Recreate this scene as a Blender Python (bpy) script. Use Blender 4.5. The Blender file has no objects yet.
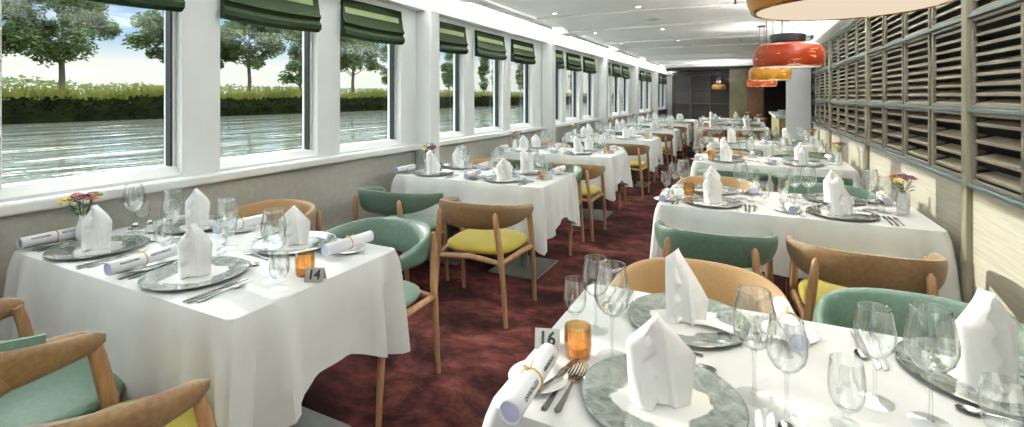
import bpy, bmesh, math, random
from mathutils import Vector, Matrix, noise
random.seed(7)
sc = bpy.context.scene
COL = sc.collection
PI = math.pi

# ------------------------------------------------------------------ camera
F, VX, VY, CAMH = 482.0, 748.0, 96.5, 1.42
cam_d = bpy.data.cameras.new('camera'); cam = bpy.data.objects.new('camera', cam_d); COL.objects.link(cam)
cam_d.sensor_width = 36.0; cam_d.lens = F / 1024 * 36
cam_d.shift_y = -(213.5 - VY) / 1024
cam_d.clip_start = 0.02; cam_d.clip_end = 2000
cam.location = (0, 0, CAMH)
cam.rotation_euler = (PI / 2, 0, math.atan((VX - 512) / F))
sc.camera = cam
sc.view_settings.view_transform = 'Standard'; sc.view_settings.look = 'None'
sc.view_settings.gamma = 1.0; sc.view_settings.use_curve_mapping = False
sc.view_settings.exposure = 1.4
sc.cycles.transparent_max_bounces = 32
sc.cycles.max_bounces = 10
sc.cycles.caustics_reflective = False; sc.cycles.caustics_refractive = False
sc.cycles.sample_clamp_indirect = 6.0

# ------------------------------------------------------------------ sky, sun, lamps
def make_world():
    w = bpy.data.worlds.new('sky'); sc.world = w; w.use_nodes = True
    nt = w.node_tree; nt.nodes.clear(); N = nt.nodes.new; L = nt.links.new
    tc = N('ShaderNodeTexCoord'); sep = N('ShaderNodeSeparateXYZ'); L(tc.outputs['Generated'], sep.inputs[0])
    ramp = N('ShaderNodeValToRGB'); L(sep.outputs['Z'], ramp.inputs[0])
    e = ramp.color_ramp.elements
    e[0].position = 0.0; e[0].color = (0.20, 0.205, 0.185, 1)
    e[1].position = 1.0; e[1].color = (0.86, 0.90, 0.95, 1)
    for p, c in ((0.055, (0.21, 0.215, 0.195, 1)), (0.095, (0.10, 0.145, 0.19, 1)), (0.19, (0.048, 0.095, 0.165, 1)), (0.27, (0.9, 0.94, 0.98, 1)), (0.5, (0.72, 0.78, 0.84, 1))):
        n = e.new(p); n.color = c
    mp = N('ShaderNodeMapping'); mp.inputs['Scale'].default_value = (3.0, 3.0, 16.0); L(tc.outputs['Generated'], mp.inputs[0])
    ns = N('ShaderNodeTexNoise'); ns.inputs['Scale'].default_value = 1.3; ns.inputs['Detail'].default_value = 6; L(mp.outputs[0], ns.inputs[0])
    r2 = N('ShaderNodeValToRGB'); r2.color_ramp.elements[0].position = 0.57; r2.color_ramp.elements[1].position = 0.74; L(ns.outputs[0], r2.inputs[0])
    mx = N('ShaderNodeMixRGB'); mx.inputs[2].default_value = (0.24, 0.245, 0.24, 1); L(r2.outputs[0], mx.inputs[0]); L(ramp.outputs[0], mx.inputs[1])
    bg = N('ShaderNodeBackground'); bg.inputs[1].default_value = WORLD; # upper sky, out of view, brightened to light the room
    hi = N('ShaderNodeMapRange'); hi.inputs['From Min'].default_value = .24; hi.inputs['From Max'].default_value = .34; L(sep.outputs['Z'], hi.inputs['Value'])
    m3 = N('ShaderNodeMixRGB'); m3.inputs[2].default_value = (.95, .99, 1.03, 1); L(hi.outputs[0], m3.inputs[0]); L(mx.outputs[0], m3.inputs[1]); L(m3.outputs[0], bg.inputs[0])
    out = N('ShaderNodeOutputWorld'); L(bg.outputs[0], out.inputs[0])
WORLD = 1.9
SUN = 2.0
CEIL_W = 1.0
make_world()
sun_d = bpy.data.lights.new('sun', 'SUN'); sun_d.energy = SUN; sun_d.angle = math.radians(0.6); sun_d.color = (1.0, 0.94, 0.84)
sun = bpy.data.objects.new('sun', sun_d); COL.objects.link(sun)
sun_dir = Vector((1.0, -0.13, -0.245)).normalized()
sun.rotation_euler = sun_dir.to_track_quat('-Z', 'Y').to_euler(); sun.location = (-20, 3, 8)

def fill_strip(x, ang, w, y0, y1, z):
    # fill strip added in the cornice to brighten the ceiling, turned up and inwards
    d = bpy.data.lights.new('ceiling_fill_strip', 'AREA'); d.shape = 'RECTANGLE'; d.size = .03; d.size_y = y1 - y0; d.energy = w; d.color = (.97, .99, 1)
    o = bpy.data.objects.new('ceiling_fill_strip', d); COL.objects.link(o); o.location = (x, (y0 + y1) / 2, z); o.rotation_euler = (0, ang, 0)
FILL_W = 600.0
fill_strip(-2.95 + .06, math.radians(-180 + 62), FILL_W, -3.1, 20.0, 2.45 - .155)
fill_strip(.96 - .05, math.radians(180 - 62), FILL_W * .45, -3.1, 9.0, 2.45 - .215)

# ------------------------------------------------------------------ helpers
def tag(o, label=None, cat=None, group=None, kind=None):
    if label: o['label'] = label
    if cat: o['category'] = cat
    if group: o['group'] = group
    if kind: o['kind'] = kind
    return o
def empty(name, loc=(0, 0, 0), rz=0.0, label=None, cat=None, group=None):
    o = bpy.data.objects.new(name, None); COL.objects.link(o)
    o.empty_display_size = 0.05; o.location = loc; o.rotation_euler = (0, 0, rz)
    return tag(o, label, cat, group)
def link_copy(o, parent=None):
    c = o.copy(); COL.objects.link(c)
    if parent is not None: c.parent = parent
    return c
def copy_tree(o, loc, rz=0.0, label=None, cat=None, group=None):
    r = o.copy(); COL.objects.link(r); r.location = loc; r.rotation_euler = (0, 0, rz)
    for ch in PROTO_CHILDREN.get(o.name, []):
        c = link_copy(ch, r)
        for g in PROTO_CHILDREN.get(ch.name, []): link_copy(g, c)
    return tag(r, label, cat, group)
PROTO_CHILDREN = {}
def kids(o):
    """remember the children of a finished thing so copies are quick"""
    PROTO_CHILDREN[o.name] = list(o.children)
    for c in o.children: PROTO_CHILDREN[c.name] = list(c.children)
class MB:
    def __init__(s): s.v = []; s.f = []; s.m = []
    def add(s, vs, fs, mat=0):
        b = len(s.v); s.v += [tuple(v) for v in vs]; s.f += [tuple(i + b for i in f) for f in fs]; s.m += [mat] * len(fs)
    def box(s, x0, x1, y0, y1, z0, z1, mat=0):
        v = [(x0, y0, z0), (x1, y0, z0), (x1, y1, z0), (x0, y1, z0), (x0, y0, z1), (x1, y0, z1), (x1, y1, z1), (x0, y1, z1)]
        s.add(v, [(0, 3, 2, 1), (4, 5, 6, 7), (0, 1, 5, 4), (1, 2, 6, 5), (2, 3, 7, 6), (3, 0, 4, 7)], mat)
    def lathe(s, prof, n=24, c=(0, 0, 0), mat=0, close=False, wob=None):
        vs = []; fs = []; m = len(prof)
        for (r, z) in prof:
            for i in range(n):
                a = 2 * PI * i / n; rr = r * (wob(a, z) if wob else 1)
                vs.append((c[0] + rr * math.cos(a), c[1] + rr * math.sin(a), c[2] + z))
        for k in range(m - 1 + (1 if close else 0)):
            for i in range(n):
                a = k * n + i; b = k * n + (i + 1) % n; k2 = (k + 1) % m; fs.append((a, b, k2 * n + (i + 1) % n, k2 * n + i))
        if not close:
            if prof[0][0] > 1e-5: fs.append(tuple(range(n - 1, -1, -1)))
            if prof[-1][0] > 1e-5: fs.append(tuple((m - 1) * n + i for i in range(n)))
        s.add(vs, fs, mat)
    def tube(s, pts, rad, n=10, mat=0, cap=True):
        pts = [Vector(p) for p in pts]; m = len(pts)
        if not isinstance(rad, (list, tuple)): rad = [rad] * m
        vs = []; fs = []
        up = None
        for k, p in enumerate(pts):
            d = (pts[min(k + 1, m - 1)] - pts[max(k - 1, 0)]).normalized()
            if up is None: up = Vector((0, 0, 1)) if abs(d.z) < .9 else Vector((0, 1, 0))
            a = d.cross(up)
            if a.length < 1e-4: a = d.cross(Vector((1, 0, 0)))
            a.normalize(); b = a.cross(d).normalized(); up = b
            for i in range(n):
                t = 2 * PI * i / n; vs.append(p + (a * math.cos(t) + b * math.sin(t)) * rad[k])
        for k in range(m - 1):
            for i in range(n): fs.append((k * n + i, k * n + (i + 1) % n, (k + 1) * n + (i + 1) % n, (k + 1) * n + i))
        if cap: fs.append(tuple(range(n - 1, -1, -1))); fs.append(tuple((m - 1) * n + i for i in range(n)))
        s.add(vs, fs, mat)
    def sphere(s, c, r, sub=1, sc_=(1, 1, 1), mat=0):
        bm = bmesh.new(); bmesh.ops.create_icosphere(bm, subdivisions=sub, radius=1)
        s.add([(c[0] + v.co.x * r * sc_[0], c[1] + v.co.y * r * sc_[1], c[2] + v.co.z * r * sc_[2]) for v in bm.verts],
              [tuple(v.index for v in f.verts) for f in bm.faces], mat); bm.free()
    def build(s, name, mats, parent=None, smooth=True, bevel=0.0, ang=35, solid=0.0, sub=0):
        me = bpy.data.meshes.new(name); me.from_pydata(s.v, [], s.f)
        if not isinstance(mats, (list, tuple)): mats = [mats]
        for m in mats: me.materials.append(m)
        me.polygons.foreach_set('material_index', s.m)
        bm = bmesh.new(); bm.from_mesh(me); bmesh.ops.recalc_face_normals(bm, faces=bm.faces); bm.to_mesh(me); bm.free()
        if smooth:
            me.polygons.foreach_set('use_smooth', [True] * len(me.polygons))
            me.set_sharp_from_angle(angle=math.radians(ang))
        me.update()
        o = bpy.data.objects.new(name, me); COL.objects.link(o)
        if parent is not None: o.parent = parent
        if solid:
            md = o.modifiers.new('s', 'SOLIDIFY'); md.thickness = solid; md.offset = 0
        if bevel:
            md = o.modifiers.new('b', 'BEVEL'); md.width = bevel; md.segments = 2; md.limit_method = 'ANGLE'; md.angle_limit = math.radians(40)
        if sub:
            md = o.modifiers.new('d', 'SUBSURF'); md.levels = sub; md.render_levels = sub
        return o

# ------------------------------------------------------------------ materials
def lin(r, g, b):
    f = lambda c: (c / 255 / 12.92) if c / 255 <= 0.04045 else ((c / 255 + 0.055) / 1.055) ** 2.4
    return (f(r), f(g), f(b), 1)
def base_mat(name):
    m = bpy.data.materials.new(name); m.use_nodes = True; nt = m.node_tree
    return m, nt, nt.nodes['Principled BSDF'], nt.nodes.new, nt.links.new
def mat(name, c1, c2=None, rough=0.6, metal=0.0, scale=20.0, detail=4, bump=0.0, bscale=None, stretch=(1, 1, 1), sheen=0.0, lo=.35, hi=.65, spec=.5, coat=0):
    m, nt, P, N, L = base_mat(name)
    P.inputs['Roughness'].default_value = rough; P.inputs['Metallic'].default_value = metal
    P.inputs['Specular IOR Level'].default_value = spec
    if sheen: P.inputs['Sheen Weight'].default_value = sheen
    if coat: P.inputs['Coat Weight'].default_value = coat
    tc = N('ShaderNodeTexCoord'); mp = N('ShaderNodeMapping'); mp.inputs['Scale'].default_value = stretch; L(tc.outputs['Object'], mp.inputs[0])
    ns = N('ShaderNodeTexNoise'); ns.inputs['Scale'].default_value = scale; ns.inputs['Detail'].default_value = detail; L(mp.outputs[0], ns.inputs[0])
    rp = N('ShaderNodeValToRGB'); rp.color_ramp.elements[0].position = lo; rp.color_ramp.elements[1].position = hi
    if c2 is None: c2 = tuple(min(1, x * 1.12) for x in c1[:3]) + (1,)
    rp.color_ramp.elements[0].color = c1; rp.color_ramp.elements[1].color = c2
    L(ns.outputs[0], rp.inputs[0]); L(rp.outputs[0], P.inputs['Base Color'])
    if bump:
        n2 = N('ShaderNodeTexNoise'); n2.inputs['Scale'].default_value = bscale or scale * 6; n2.inputs['Detail'].default_value = 3; L(mp.outputs[0], n2.inputs[0])
        b = N('ShaderNodeBump'); b.inputs['Strength'].default_value = bump; b.inputs['Distance'].default_value = 0.002
        L(n2.outputs[0], b.inputs['Height']); L(b.outputs[0], P.inputs['Normal'])
    return m
def glass_mat(name, tint=(0.98, 0.99, 0.985, 1), edge=(0.05, 0.07, 0.07, 1), ior=1.6, edge_pow=5.0, gloss=1.0):
    m = bpy.data.materials.new(name); m.use_nodes = True; nt = m.node_tree; nt.nodes.clear(); N = nt.nodes.new; L = nt.links.new
    tr = N('ShaderNodeBsdfTransparent'); gl = N('ShaderNodeBsdfGlossy'); gl.inputs['Roughness'].default_value = 0.015
    gl.inputs['Color'].default_value = (gloss, gloss, gloss, 1)
    lw = N('ShaderNodeLayerWeight'); lw.inputs['Blend'].default_value = .5
    p1 = N('ShaderNodeMath'); p1.operation = 'POWER'; p1.inputs[1].default_value = edge_pow; L(lw.outputs['Facing'], p1.inputs[0])
    mc = N('ShaderNodeMixRGB'); mc.inputs[1].default_value = tint; mc.inputs[2].default_value = edge
    L(p1.outputs[0], mc.inputs[0]); L(mc.outputs[0], tr.inputs[0])
    p2 = N('ShaderNodeMath'); p2.operation = 'POWER'; p2.inputs[1].default_value = 4.0; L(lw.outputs['Facing'], p2.inputs[0])
    fr = N('ShaderNodeMath'); fr.operation = 'MULTIPLY_ADD'; fr.inputs[1].default_value = .85; fr.inputs[2].default_value = ((ior - 1) / (ior + 1)) ** 2 * 2.0; L(p2.outputs[0], fr.inputs[0])
    tc = N('ShaderNodeTexCoord'); ns = N('ShaderNodeTexNoise'); ns.inputs['Scale'].default_value = 14; L(tc.outputs['Object'], ns.inputs[0])
    bp = N('ShaderNodeBump'); bp.inputs['Strength'].default_value = 0.06; bp.inputs['Distance'].default_value = 0.01
    L(ns.outputs[0], bp.inputs['Height']); L(bp.outputs[0], gl.inputs['Normal'])
    mx = N('ShaderNodeMixShader'); L(fr.outputs[0], mx.inputs[0]); L(tr.outputs[0], mx.inputs[1]); L(gl.outputs[0], mx.inputs[2])
    o = N('ShaderNodeOutputMaterial'); L(mx.outputs[0], o.inputs[0]); return m
def emit(name, c, s):
    m = bpy.data.materials.new(name); m.use_nodes = True; nt = m.node_tree; nt.nodes.clear()
    e = nt.nodes.new('ShaderNodeEmission'); e.inputs[0].default_value = c; e.inputs[1].default_value = s
    o = nt.nodes.new('ShaderNodeOutputMaterial'); nt.links.new(e.outputs[0], o.inputs[0]); return m

M = {}
M['white_wall'] = mat('white_wall', lin(224, 228, 226), lin(230, 233, 231), 0.55, scale=3)
M['ceiling'] = mat('ceiling_paint', lin(240, 241, 239), lin(243, 244, 242), 0.7, scale=2)
M['dado'] = mat('dado_vinyl', lin(176, 174, 164), lin(186, 184, 174), 0.6, scale=30, bump=.05)
M['ledge'] = mat('ledge_paint', lin(228, 230, 226), lin(233, 235, 231), 0.35, scale=4)
M['gasket'] = mat('rubber_gasket', lin(14, 22, 24), lin(20, 28, 30), 0.4)
M['cloth'] = mat('tablecloth', lin(212, 214, 210), lin(218, 220, 216), 0.85, scale=8, bump=.05, bscale=700, sheen=.15)
M['napkin'] = mat('napkin_linen', lin(240, 240, 237), lin(245, 245, 243), 0.85, scale=30, bump=.12, bscale=500, sheen=.15)
M['green'] = mat('green_leather', lin(88, 114, 96), lin(98, 124, 106), 0.5, scale=60, bump=.08, sheen=.1)
M['green_dk'] = mat('green_leather_shaded', lin(66, 90, 74), lin(76, 100, 84), 0.5, scale=60, bump=.08)  # same leather as the seat, the backrest's shade put into a darker green
M['tan'] = mat('tan_leather', lin(104, 78, 46), lin(120, 92, 56), 0.55, scale=70, bump=.1, sheen=.1)
M['tan_in'] = mat('gold_fabric', lin(142, 112, 70), lin(158, 126, 82), 0.7, scale=260, bump=.15, sheen=.2)
M['yellow'] = mat('yellow_fabric', lin(142, 126, 4), lin(156, 140, 12), 0.75, scale=160, bump=.15, sheen=.2)
M['wood'] = mat('beech_wood', lin(140, 104, 70), lin(162, 126, 88), 0.45, scale=9, stretch=(6, 6, .7), detail=5)
M['wood_side'] = M['wood']
M['steel'] = mat('cutlery_steel', lin(140, 140, 136), lin(162, 162, 158), 0.2, metal=1.0, scale=10)
M['base_metal'] = mat('pedestal_metal', lin(120, 124, 118), lin(130, 134, 128), 0.4, metal=.6)
M['china'] = mat('white_china', lin(236, 238, 236), lin(242, 243, 241), 0.12, scale=4, coat=.5)
M['paper'] = mat('menu_paper', lin(236, 238, 244), lin(242, 243, 248), 0.7, scale=5)
M['paper_in'] = mat('menu_paper_inside', lin(186, 190, 226), lin(196, 200, 234), 0.7, scale=5)
M['ink'] = mat('print_ink', lin(30, 32, 36), lin(34, 36, 40), 0.6)
M['raffia'] = mat('raffia', lin(190, 160, 84), lin(214, 186, 112), 0.6, scale=200)
M['sign'] = mat('sign_metal', lin(168, 168, 156), lin(184, 184, 172), 0.3, metal=.5)
M['glass'] = glass_mat('wine_glass')
M['glass_foot'] = glass_mat('glass_foot', (0.985, 0.99, 0.988, 1), (0.45, 0.5, 0.48, 1), 1.35, 6.0)
M['glass_thick'] = glass_mat('thick_glass', (0.95, 0.965, 0.96, 1), (0.32, 0.37, 0.36, 1), 1.6, 2.5)
M['pane'] = glass_mat('window_pane', (0.98, 0.99, 0.99, 1), (0.95, 0.96, 0.96, 1), 1.2, 3, .6)
M['amber'] = glass_mat('amber_glass', lin(248, 226, 188), lin(176, 126, 74), 1.5, 2)
M['dark'] = mat('black_metal', lin(26, 22, 20), lin(34, 30, 28), 0.5, scale=40)
M['slat'] = mat('louvre_slat', lin(130, 123, 104), lin(146, 138, 118), 0.55, scale=12, stretch=(3, .5, 8))
M['slat_back'] = mat('louvre_shade_backing', lin(24, 21, 17), lin(32, 28, 22), 0.7)  # darkness of the space behind the louvres put into the wall colour
M['louvre_frame'] = mat('louvre_frame', lin(108, 104, 90), lin(120, 116, 100), 0.55, scale=8)
M['blue_rail'] = mat('blue_green_rail', lin(84, 100, 96), lin(94, 110, 106), 0.5, scale=8)
M['wainscot'] = mat('wainscot_laminate', lin(166, 162, 146), lin(184, 180, 164), 0.35, scale=5, stretch=(1, .6, 14), detail=6)
M['pilaster'] = mat('pilaster', lin(120, 114, 94), lin(130, 124, 104), 0.5, scale=8)
M['blind'] = mat('green_blind', lin(26, 36, 20), lin(36, 48, 28), 0.85, scale=60, stretch=(1, 1, 5), bump=.15, spec=.1)
M['brown_wood'] = mat('brown_panel', lin(92, 62, 40), lin(110, 76, 50), 0.5, scale=5, stretch=(8, 8, 1))
M['dark_wood'] = mat('dark_shelf_wood', lin(22, 17, 12), lin(32, 25, 18), 0.5, scale=5, stretch=(1, 1, 6))
M['shelf_metal'] = mat('shelf_frame', lin(58, 53, 44), lin(68, 62, 52), 0.4)
M['beige_glass'] = mat('beige_screen', lin(100, 94, 66), lin(126, 120, 90), 0.25, scale=1.5)
M['yellow_front'] = mat('buffet_front', lin(170, 162, 110), lin(180, 172, 120), 0.5)
M['bark'] = mat('bark', lin(62, 54, 44), lin(84, 74, 60), 0.9, scale=3, bump=.5)
M['stem'] = mat('flower_stem', lin(70, 96, 40), lin(90, 116, 54), 0.6)
M['fl_purple'] = mat('purple_petals', lin(104, 62, 88), lin(140, 96, 122), 0.7, scale=120)
M['fl_yellow'] = mat('yellow_petals', lin(206, 196, 90), lin(226, 214, 120), 0.7, scale=120)
M['fl_orange'] = mat('orange_petals', lin(224, 140, 84), lin(236, 164, 110), 0.7, scale=120)
M['fl_green'] = mat('green_leaves', lin(84, 106, 44), lin(120, 136, 64), 0.6, scale=60)
M['handle'] = mat('dark_handle', lin(60, 58, 54), lin(70, 68, 62), 0.3, metal=.8)

def carpet_mat():
    m, nt, P, N, L = base_mat('carpet')
    P.inputs['Roughness'].default_value = 0.95; P.inputs['Specular IOR Level'].default_value = .1
    tc = N('ShaderNodeTexCoord')
    n1 = N('ShaderNodeTexNoise'); n1.inputs['Scale'].default_value = 2.0; n1.inputs['Detail'].default_value = 9; n1.inputs['Roughness'].default_value = .7; n1.inputs['Distortion'].default_value = .3
    mp = N('ShaderNodeMapping'); mp.inputs['Scale'].default_value = (1.0, 1.3, 1); L(tc.outputs['Object'], mp.inputs[0]); L(mp.outputs[0], n1.inputs[0])
    r = N('ShaderNodeValToRGB'); e = r.color_ramp.elements
    e[0].position = .40; e[0].color = lin(34, 16, 15); e[1].position = .66; e[1].color = lin(120, 74, 66)
    n = e.new(.47); n.color = lin(54, 28, 26); n = e.new(.55); n.color = lin(84, 44, 40)
    L(n1.outputs[0], r.inputs[0]); L(r.outputs[0], P.inputs['Base Color'])
    n2 = N('ShaderNodeTexNoise'); n2.inputs['Scale'].default_value = 300; L(tc.outputs['Object'], n2.inputs[0])
    b = N('ShaderNodeBump'); b.inputs['Strength'].default_value = .5; b.inputs['Distance'].default_value = .004; L(n2.outputs[0], b.inputs['Height']); L(b.outputs[0], P.inputs['Normal'])
    return m
M['carpet'] = carpet_mat()
def plate_mat():
    m, nt, P, N, L = base_mat('charger_marble')
    P.inputs['Roughness'].default_value = 0.08; P.inputs['Coat Weight'].default_value = 1.0
    tc = N('ShaderNodeTexCoord')
    n1 = N('ShaderNodeTexNoise'); n1.inputs['Scale'].default_value = 20; n1.inputs['Roughness'].default_value = .65; n1.inputs['Detail'].default_value = 8; n1.inputs['Distortion'].default_value = 1.4; L(tc.outputs['Object'], n1.inputs[0])
    r = N('ShaderNodeValToRGB'); e = r.color_ramp.elements
    e[0].position = .36; e[0].color = lin(82, 90, 84); e[1].position = .68; e[1].color = lin(158, 166, 158); L(n1.outputs[0], r.inputs[0])
    ln = N('ShaderNodeVectorMath'); ln.operation = 'LENGTH'; L(tc.outputs['Object'], ln.inputs[0])
    n2 = N('ShaderNodeTexNoise'); n2.inputs['Scale'].default_value = 9; n2.inputs['Detail'].default_value = 6; L(tc.outputs['Object'], n2.inputs[0])
    ad = N('ShaderNodeMath'); ad.operation = 'MULTIPLY_ADD'; ad.inputs[1].default_value = .16; L(n2.outputs[0], ad.inputs[0]); L(ln.outputs['Value'], ad.inputs[2])
    th = N('ShaderNodeValToRGB'); th.color_ramp.elements[0].position = .172; th.color_ramp.elements[0].color = (1, 1, 1, 1); th.color_ramp.elements[1].position = .178; th.color_ramp.elements[1].color = (0, 0, 0, 1)
    L(ad.outputs[0], th.inputs[0])
    mx = N('ShaderNodeMixRGB'); L(th.outputs[0], mx.inputs[0]); L(r.outputs[0], mx.inputs[1]); mx.inputs[2].default_value = lin(232, 234, 230)
    L(mx.outputs[0], P.inputs['Base Color']); return m
M['charger'] = plate_mat()
def leaf_mat(name, a, b):
    m, nt, P, N, L = base_mat(name)
    P.inputs['Roughness'].default_value = .9; P.inputs['Specular IOR Level'].default_value = .05
    g = N('ShaderNodeTexCoord'); ns = N('ShaderNodeTexNoise'); ns.inputs['Scale'].default_value = .6; ns.inputs['Detail'].default_value = 5; L(g.outputs['Object'], ns.inputs[0])
    r = N('ShaderNodeValToRGB'); r.color_ramp.elements[0].position = .35; r.color_ramp.elements[1].position = .65; r.color_ramp.elements[0].color = a; r.color_ramp.elements[1].color = b
    L(ns.outputs[0], r.inputs[0]); L(r.outputs[0], P.inputs['Base Color'])
    t = N('ShaderNodeBsdfTranslucent'); L(r.outputs[0], t.inputs[0])
    mx = N('ShaderNodeMixShader'); mx.inputs[0].default_value = .35; L(P.outputs[0], mx.inputs[1]); L(t.outputs[0], mx.inputs[2])
    L(mx.outputs[0], nt.nodes['Material Output'].inputs[0]); return m
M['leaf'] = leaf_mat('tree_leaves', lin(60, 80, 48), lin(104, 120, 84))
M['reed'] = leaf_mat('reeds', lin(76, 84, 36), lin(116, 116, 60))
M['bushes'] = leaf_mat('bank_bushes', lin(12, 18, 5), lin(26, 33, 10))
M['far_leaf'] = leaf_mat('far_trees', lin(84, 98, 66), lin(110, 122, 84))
M['field'] = mat('field_grass', lin(100, 106, 52), lin(124, 126, 70), .9, scale=.2)
def water_mat():
    m, nt, P, N, L = base_mat('river_water')
    P.inputs['Base Color'].default_value = lin(214, 222, 200); P.inputs['Metallic'].default_value = .8; P.inputs['Roughness'].default_value = .08; P.inputs['Specular IOR Level'].default_value = .9
    tc = N('ShaderNodeTexCoord'); mp = N('ShaderNodeMapping'); mp.inputs['Scale'].default_value = (.40, .12, 1); L(tc.outputs['Object'], mp.inputs[0])
    n1 = N('ShaderNodeTexNoise'); n1.inputs['Scale'].default_value = 1.1; n1.inputs['Detail'].default_value = 5; n1.inputs['Distortion'].default_value = .6; L(mp.outputs[0], n1.inputs[0])
    b = N('ShaderNodeBump'); b.inputs['Strength'].default_value = .5; b.inputs['Distance'].default_value = .45; L(n1.outputs[0], b.inputs['Height']); L(b.outputs[0], P.inputs['Normal'])
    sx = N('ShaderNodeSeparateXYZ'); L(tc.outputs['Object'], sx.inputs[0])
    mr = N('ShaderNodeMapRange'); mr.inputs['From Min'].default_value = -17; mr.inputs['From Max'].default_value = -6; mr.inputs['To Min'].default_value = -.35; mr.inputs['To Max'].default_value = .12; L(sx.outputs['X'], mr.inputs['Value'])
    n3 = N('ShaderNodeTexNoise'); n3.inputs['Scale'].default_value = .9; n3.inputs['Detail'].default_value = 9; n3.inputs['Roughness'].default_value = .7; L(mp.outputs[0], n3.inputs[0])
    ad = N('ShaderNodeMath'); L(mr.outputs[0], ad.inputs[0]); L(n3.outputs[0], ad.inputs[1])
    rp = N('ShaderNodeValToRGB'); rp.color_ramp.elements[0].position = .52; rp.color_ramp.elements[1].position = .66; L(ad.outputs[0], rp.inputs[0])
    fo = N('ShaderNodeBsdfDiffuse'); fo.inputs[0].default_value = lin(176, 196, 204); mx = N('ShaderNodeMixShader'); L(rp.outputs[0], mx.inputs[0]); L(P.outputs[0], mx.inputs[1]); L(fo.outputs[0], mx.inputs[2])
    L(mx.outputs[0], nt.nodes['Material Output'].inputs[0])
    return m
M['water'] = water_mat()

# ------------------------------------------------------------------ room shell
XL, XR, ZC, Y0, Y1 = -2.95, 0.96, 2.45, -3.2, 21.5
def struct(name, mb, m, parent=None, **k):
    o = mb.build(name, m, parent, **k)
    if parent is None: o['kind'] = 'structure'
    return o
mb = MB(); mb.box(XL - .3, 3.5, Y0, Y1 + 1.5, -.08, 0); struct('floor', mb, M['carpet'], smooth=False)
mb = MB(); mb.box(XL - .3, 3.5, Y0, Y1 + 1.5, ZC, ZC + .1); struct('ceiling', mb, M['ceiling'], smooth=False)
mb = MB(); mb.box(XL - .3, 3.5, Y0 - .1, Y0, 0, ZC); struct('wall_front', mb, M['white_wall'], smooth=False)
# window layout
pil = [-6.4, -2.4, .76, 3.86, 7.10, 10.35, 13.65, 16.95, 20.3]
wins = []
for p in pil[1:-1]:
    for k in range(3): wins.append((p + .155 + k * .98, p + .155 + k * .98 + .755))
wins = [w for w in wins if w[0] > Y0]
WT = 0.115                                  # wall depth: inner face XL, glass plane XL-.16
ZB, ZT = 0.965, 2.19
mb = MB(); mb.box(XL - .3, XL, Y0, Y1, 0, .90); struct('wall_left', mb, M['dado'], smooth=False)
mb = MB(); mb.box(XL - WT, XL, Y0, Y1, ZT, ZC)
prev = Y0
for (a, b) in wins:
    mb.box(XL - WT, XL, prev, a, .90, ZT); prev = b
mb.box(XL - WT, XL, prev, Y1, .90, ZT)
for (a, b) in wins: mb.box(XL - WT, XL, a, b, .90, ZB)
struct('wall_window_side', mb, M['white_wall'], smooth=False)
mb = MB()
segs = sorted([(p + .36) for p in pil])
for p in pil[1:]:
    y0 = max(p if p == .76 else p + .155, Y0); y1 = min(p + 3.16 if p < 0 else p + 3.10 if p < 1 else p + 3.25, Y1)
    mb.box(XL, XL + .075, y0, y1, .90, .955)
struct('trim_1', mb, M['ledge'], bevel=.012)
mb = MB()
for p in pil[1:]:
    if p != .76: mb.box(XL, XL + .18, p, p + .155, 0, ZC - .185)
struct('wall_window_piers', mb, M['white_wall'], bevel=.01)
for i, (a, b) in enumerate(wins):
    w = empty('window_%d' % (i + 1)); w['kind'] = 'structure'; w.location = (XL, a, ZB)
    wd = b - a; hh = ZT - ZB
    mb = MB(); t = .022
    mb.box(-.14, -.06, 0, t, 0, hh); mb.box(-.14, -.06, wd - t, wd, 0, hh); mb.box(-.14, -.06, 0, wd, 0, .05); mb.box(-.14, -.06, 0, wd, hh - .03, hh)
    # sloping inner sill
    mb.add([(-.06, 0, .05), (-.06, wd, .05), (.0, wd, .004), (.0, 0, .004), (-.06, 0, 0), (-.06, wd, 0), (0, wd, 0), (0, 0, 0)],
           [(0, 1, 2, 3), (4, 7, 6, 5), (0, 4, 5, 1), (2, 6, 7, 3), (1, 5, 6, 2), (0, 3, 7, 4)])
    mb.build('window_frame', M['ledge'], w, bevel=.004)
    mb = MB(); mb.box(-.105, -.058, wd - t - .010, wd - t + .002, .05, hh - .03); mb.build('gasket', M['gasket'], w, smooth=False)
    mb = MB(); mb.box(-.110, -.104, t, wd - t, .05, hh - .03); mb.build('pane', M['pane'], w, smooth=False)
YE = 9.2
# cornice, its troughs shaped for the added fill strips
mb = MB(); mb.box(XL, XL + .11, Y0, Y1, ZC - .185, ZC - .170); mb.box(XL + .10, XL + .115, Y0, Y1, ZC - .185, ZC - .125); struct('trim_2', mb, M['ceiling'], bevel=.004)
mb = MB(); mb.box(XR - .10, XR, Y0, YE, ZC - .245, ZC - .23); mb.box(XR - .11, XR - .095, Y0, YE, ZC - .245, ZC - .185); struct('trim_8', mb, M['ceiling'], bevel=.004)
mb = MB()
for p in pil[1:]:
    mb.box(XL + .10, XL + .46, p - .05, p + .45, ZC - .055, ZC)
    mb.box(XL + .46, 3.4, p + .0, p + .40, ZC - .035, ZC)
    mb.box(XL + .27, XL + .33, p + .45, p + 2.9, ZC - .035, ZC)
    mb.box(XL + .46, 3.4, p + 1.95, p + 2.15, ZC - .02, ZC)
struct('trim_3', mb, M['ceiling'], bevel=.008)
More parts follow.
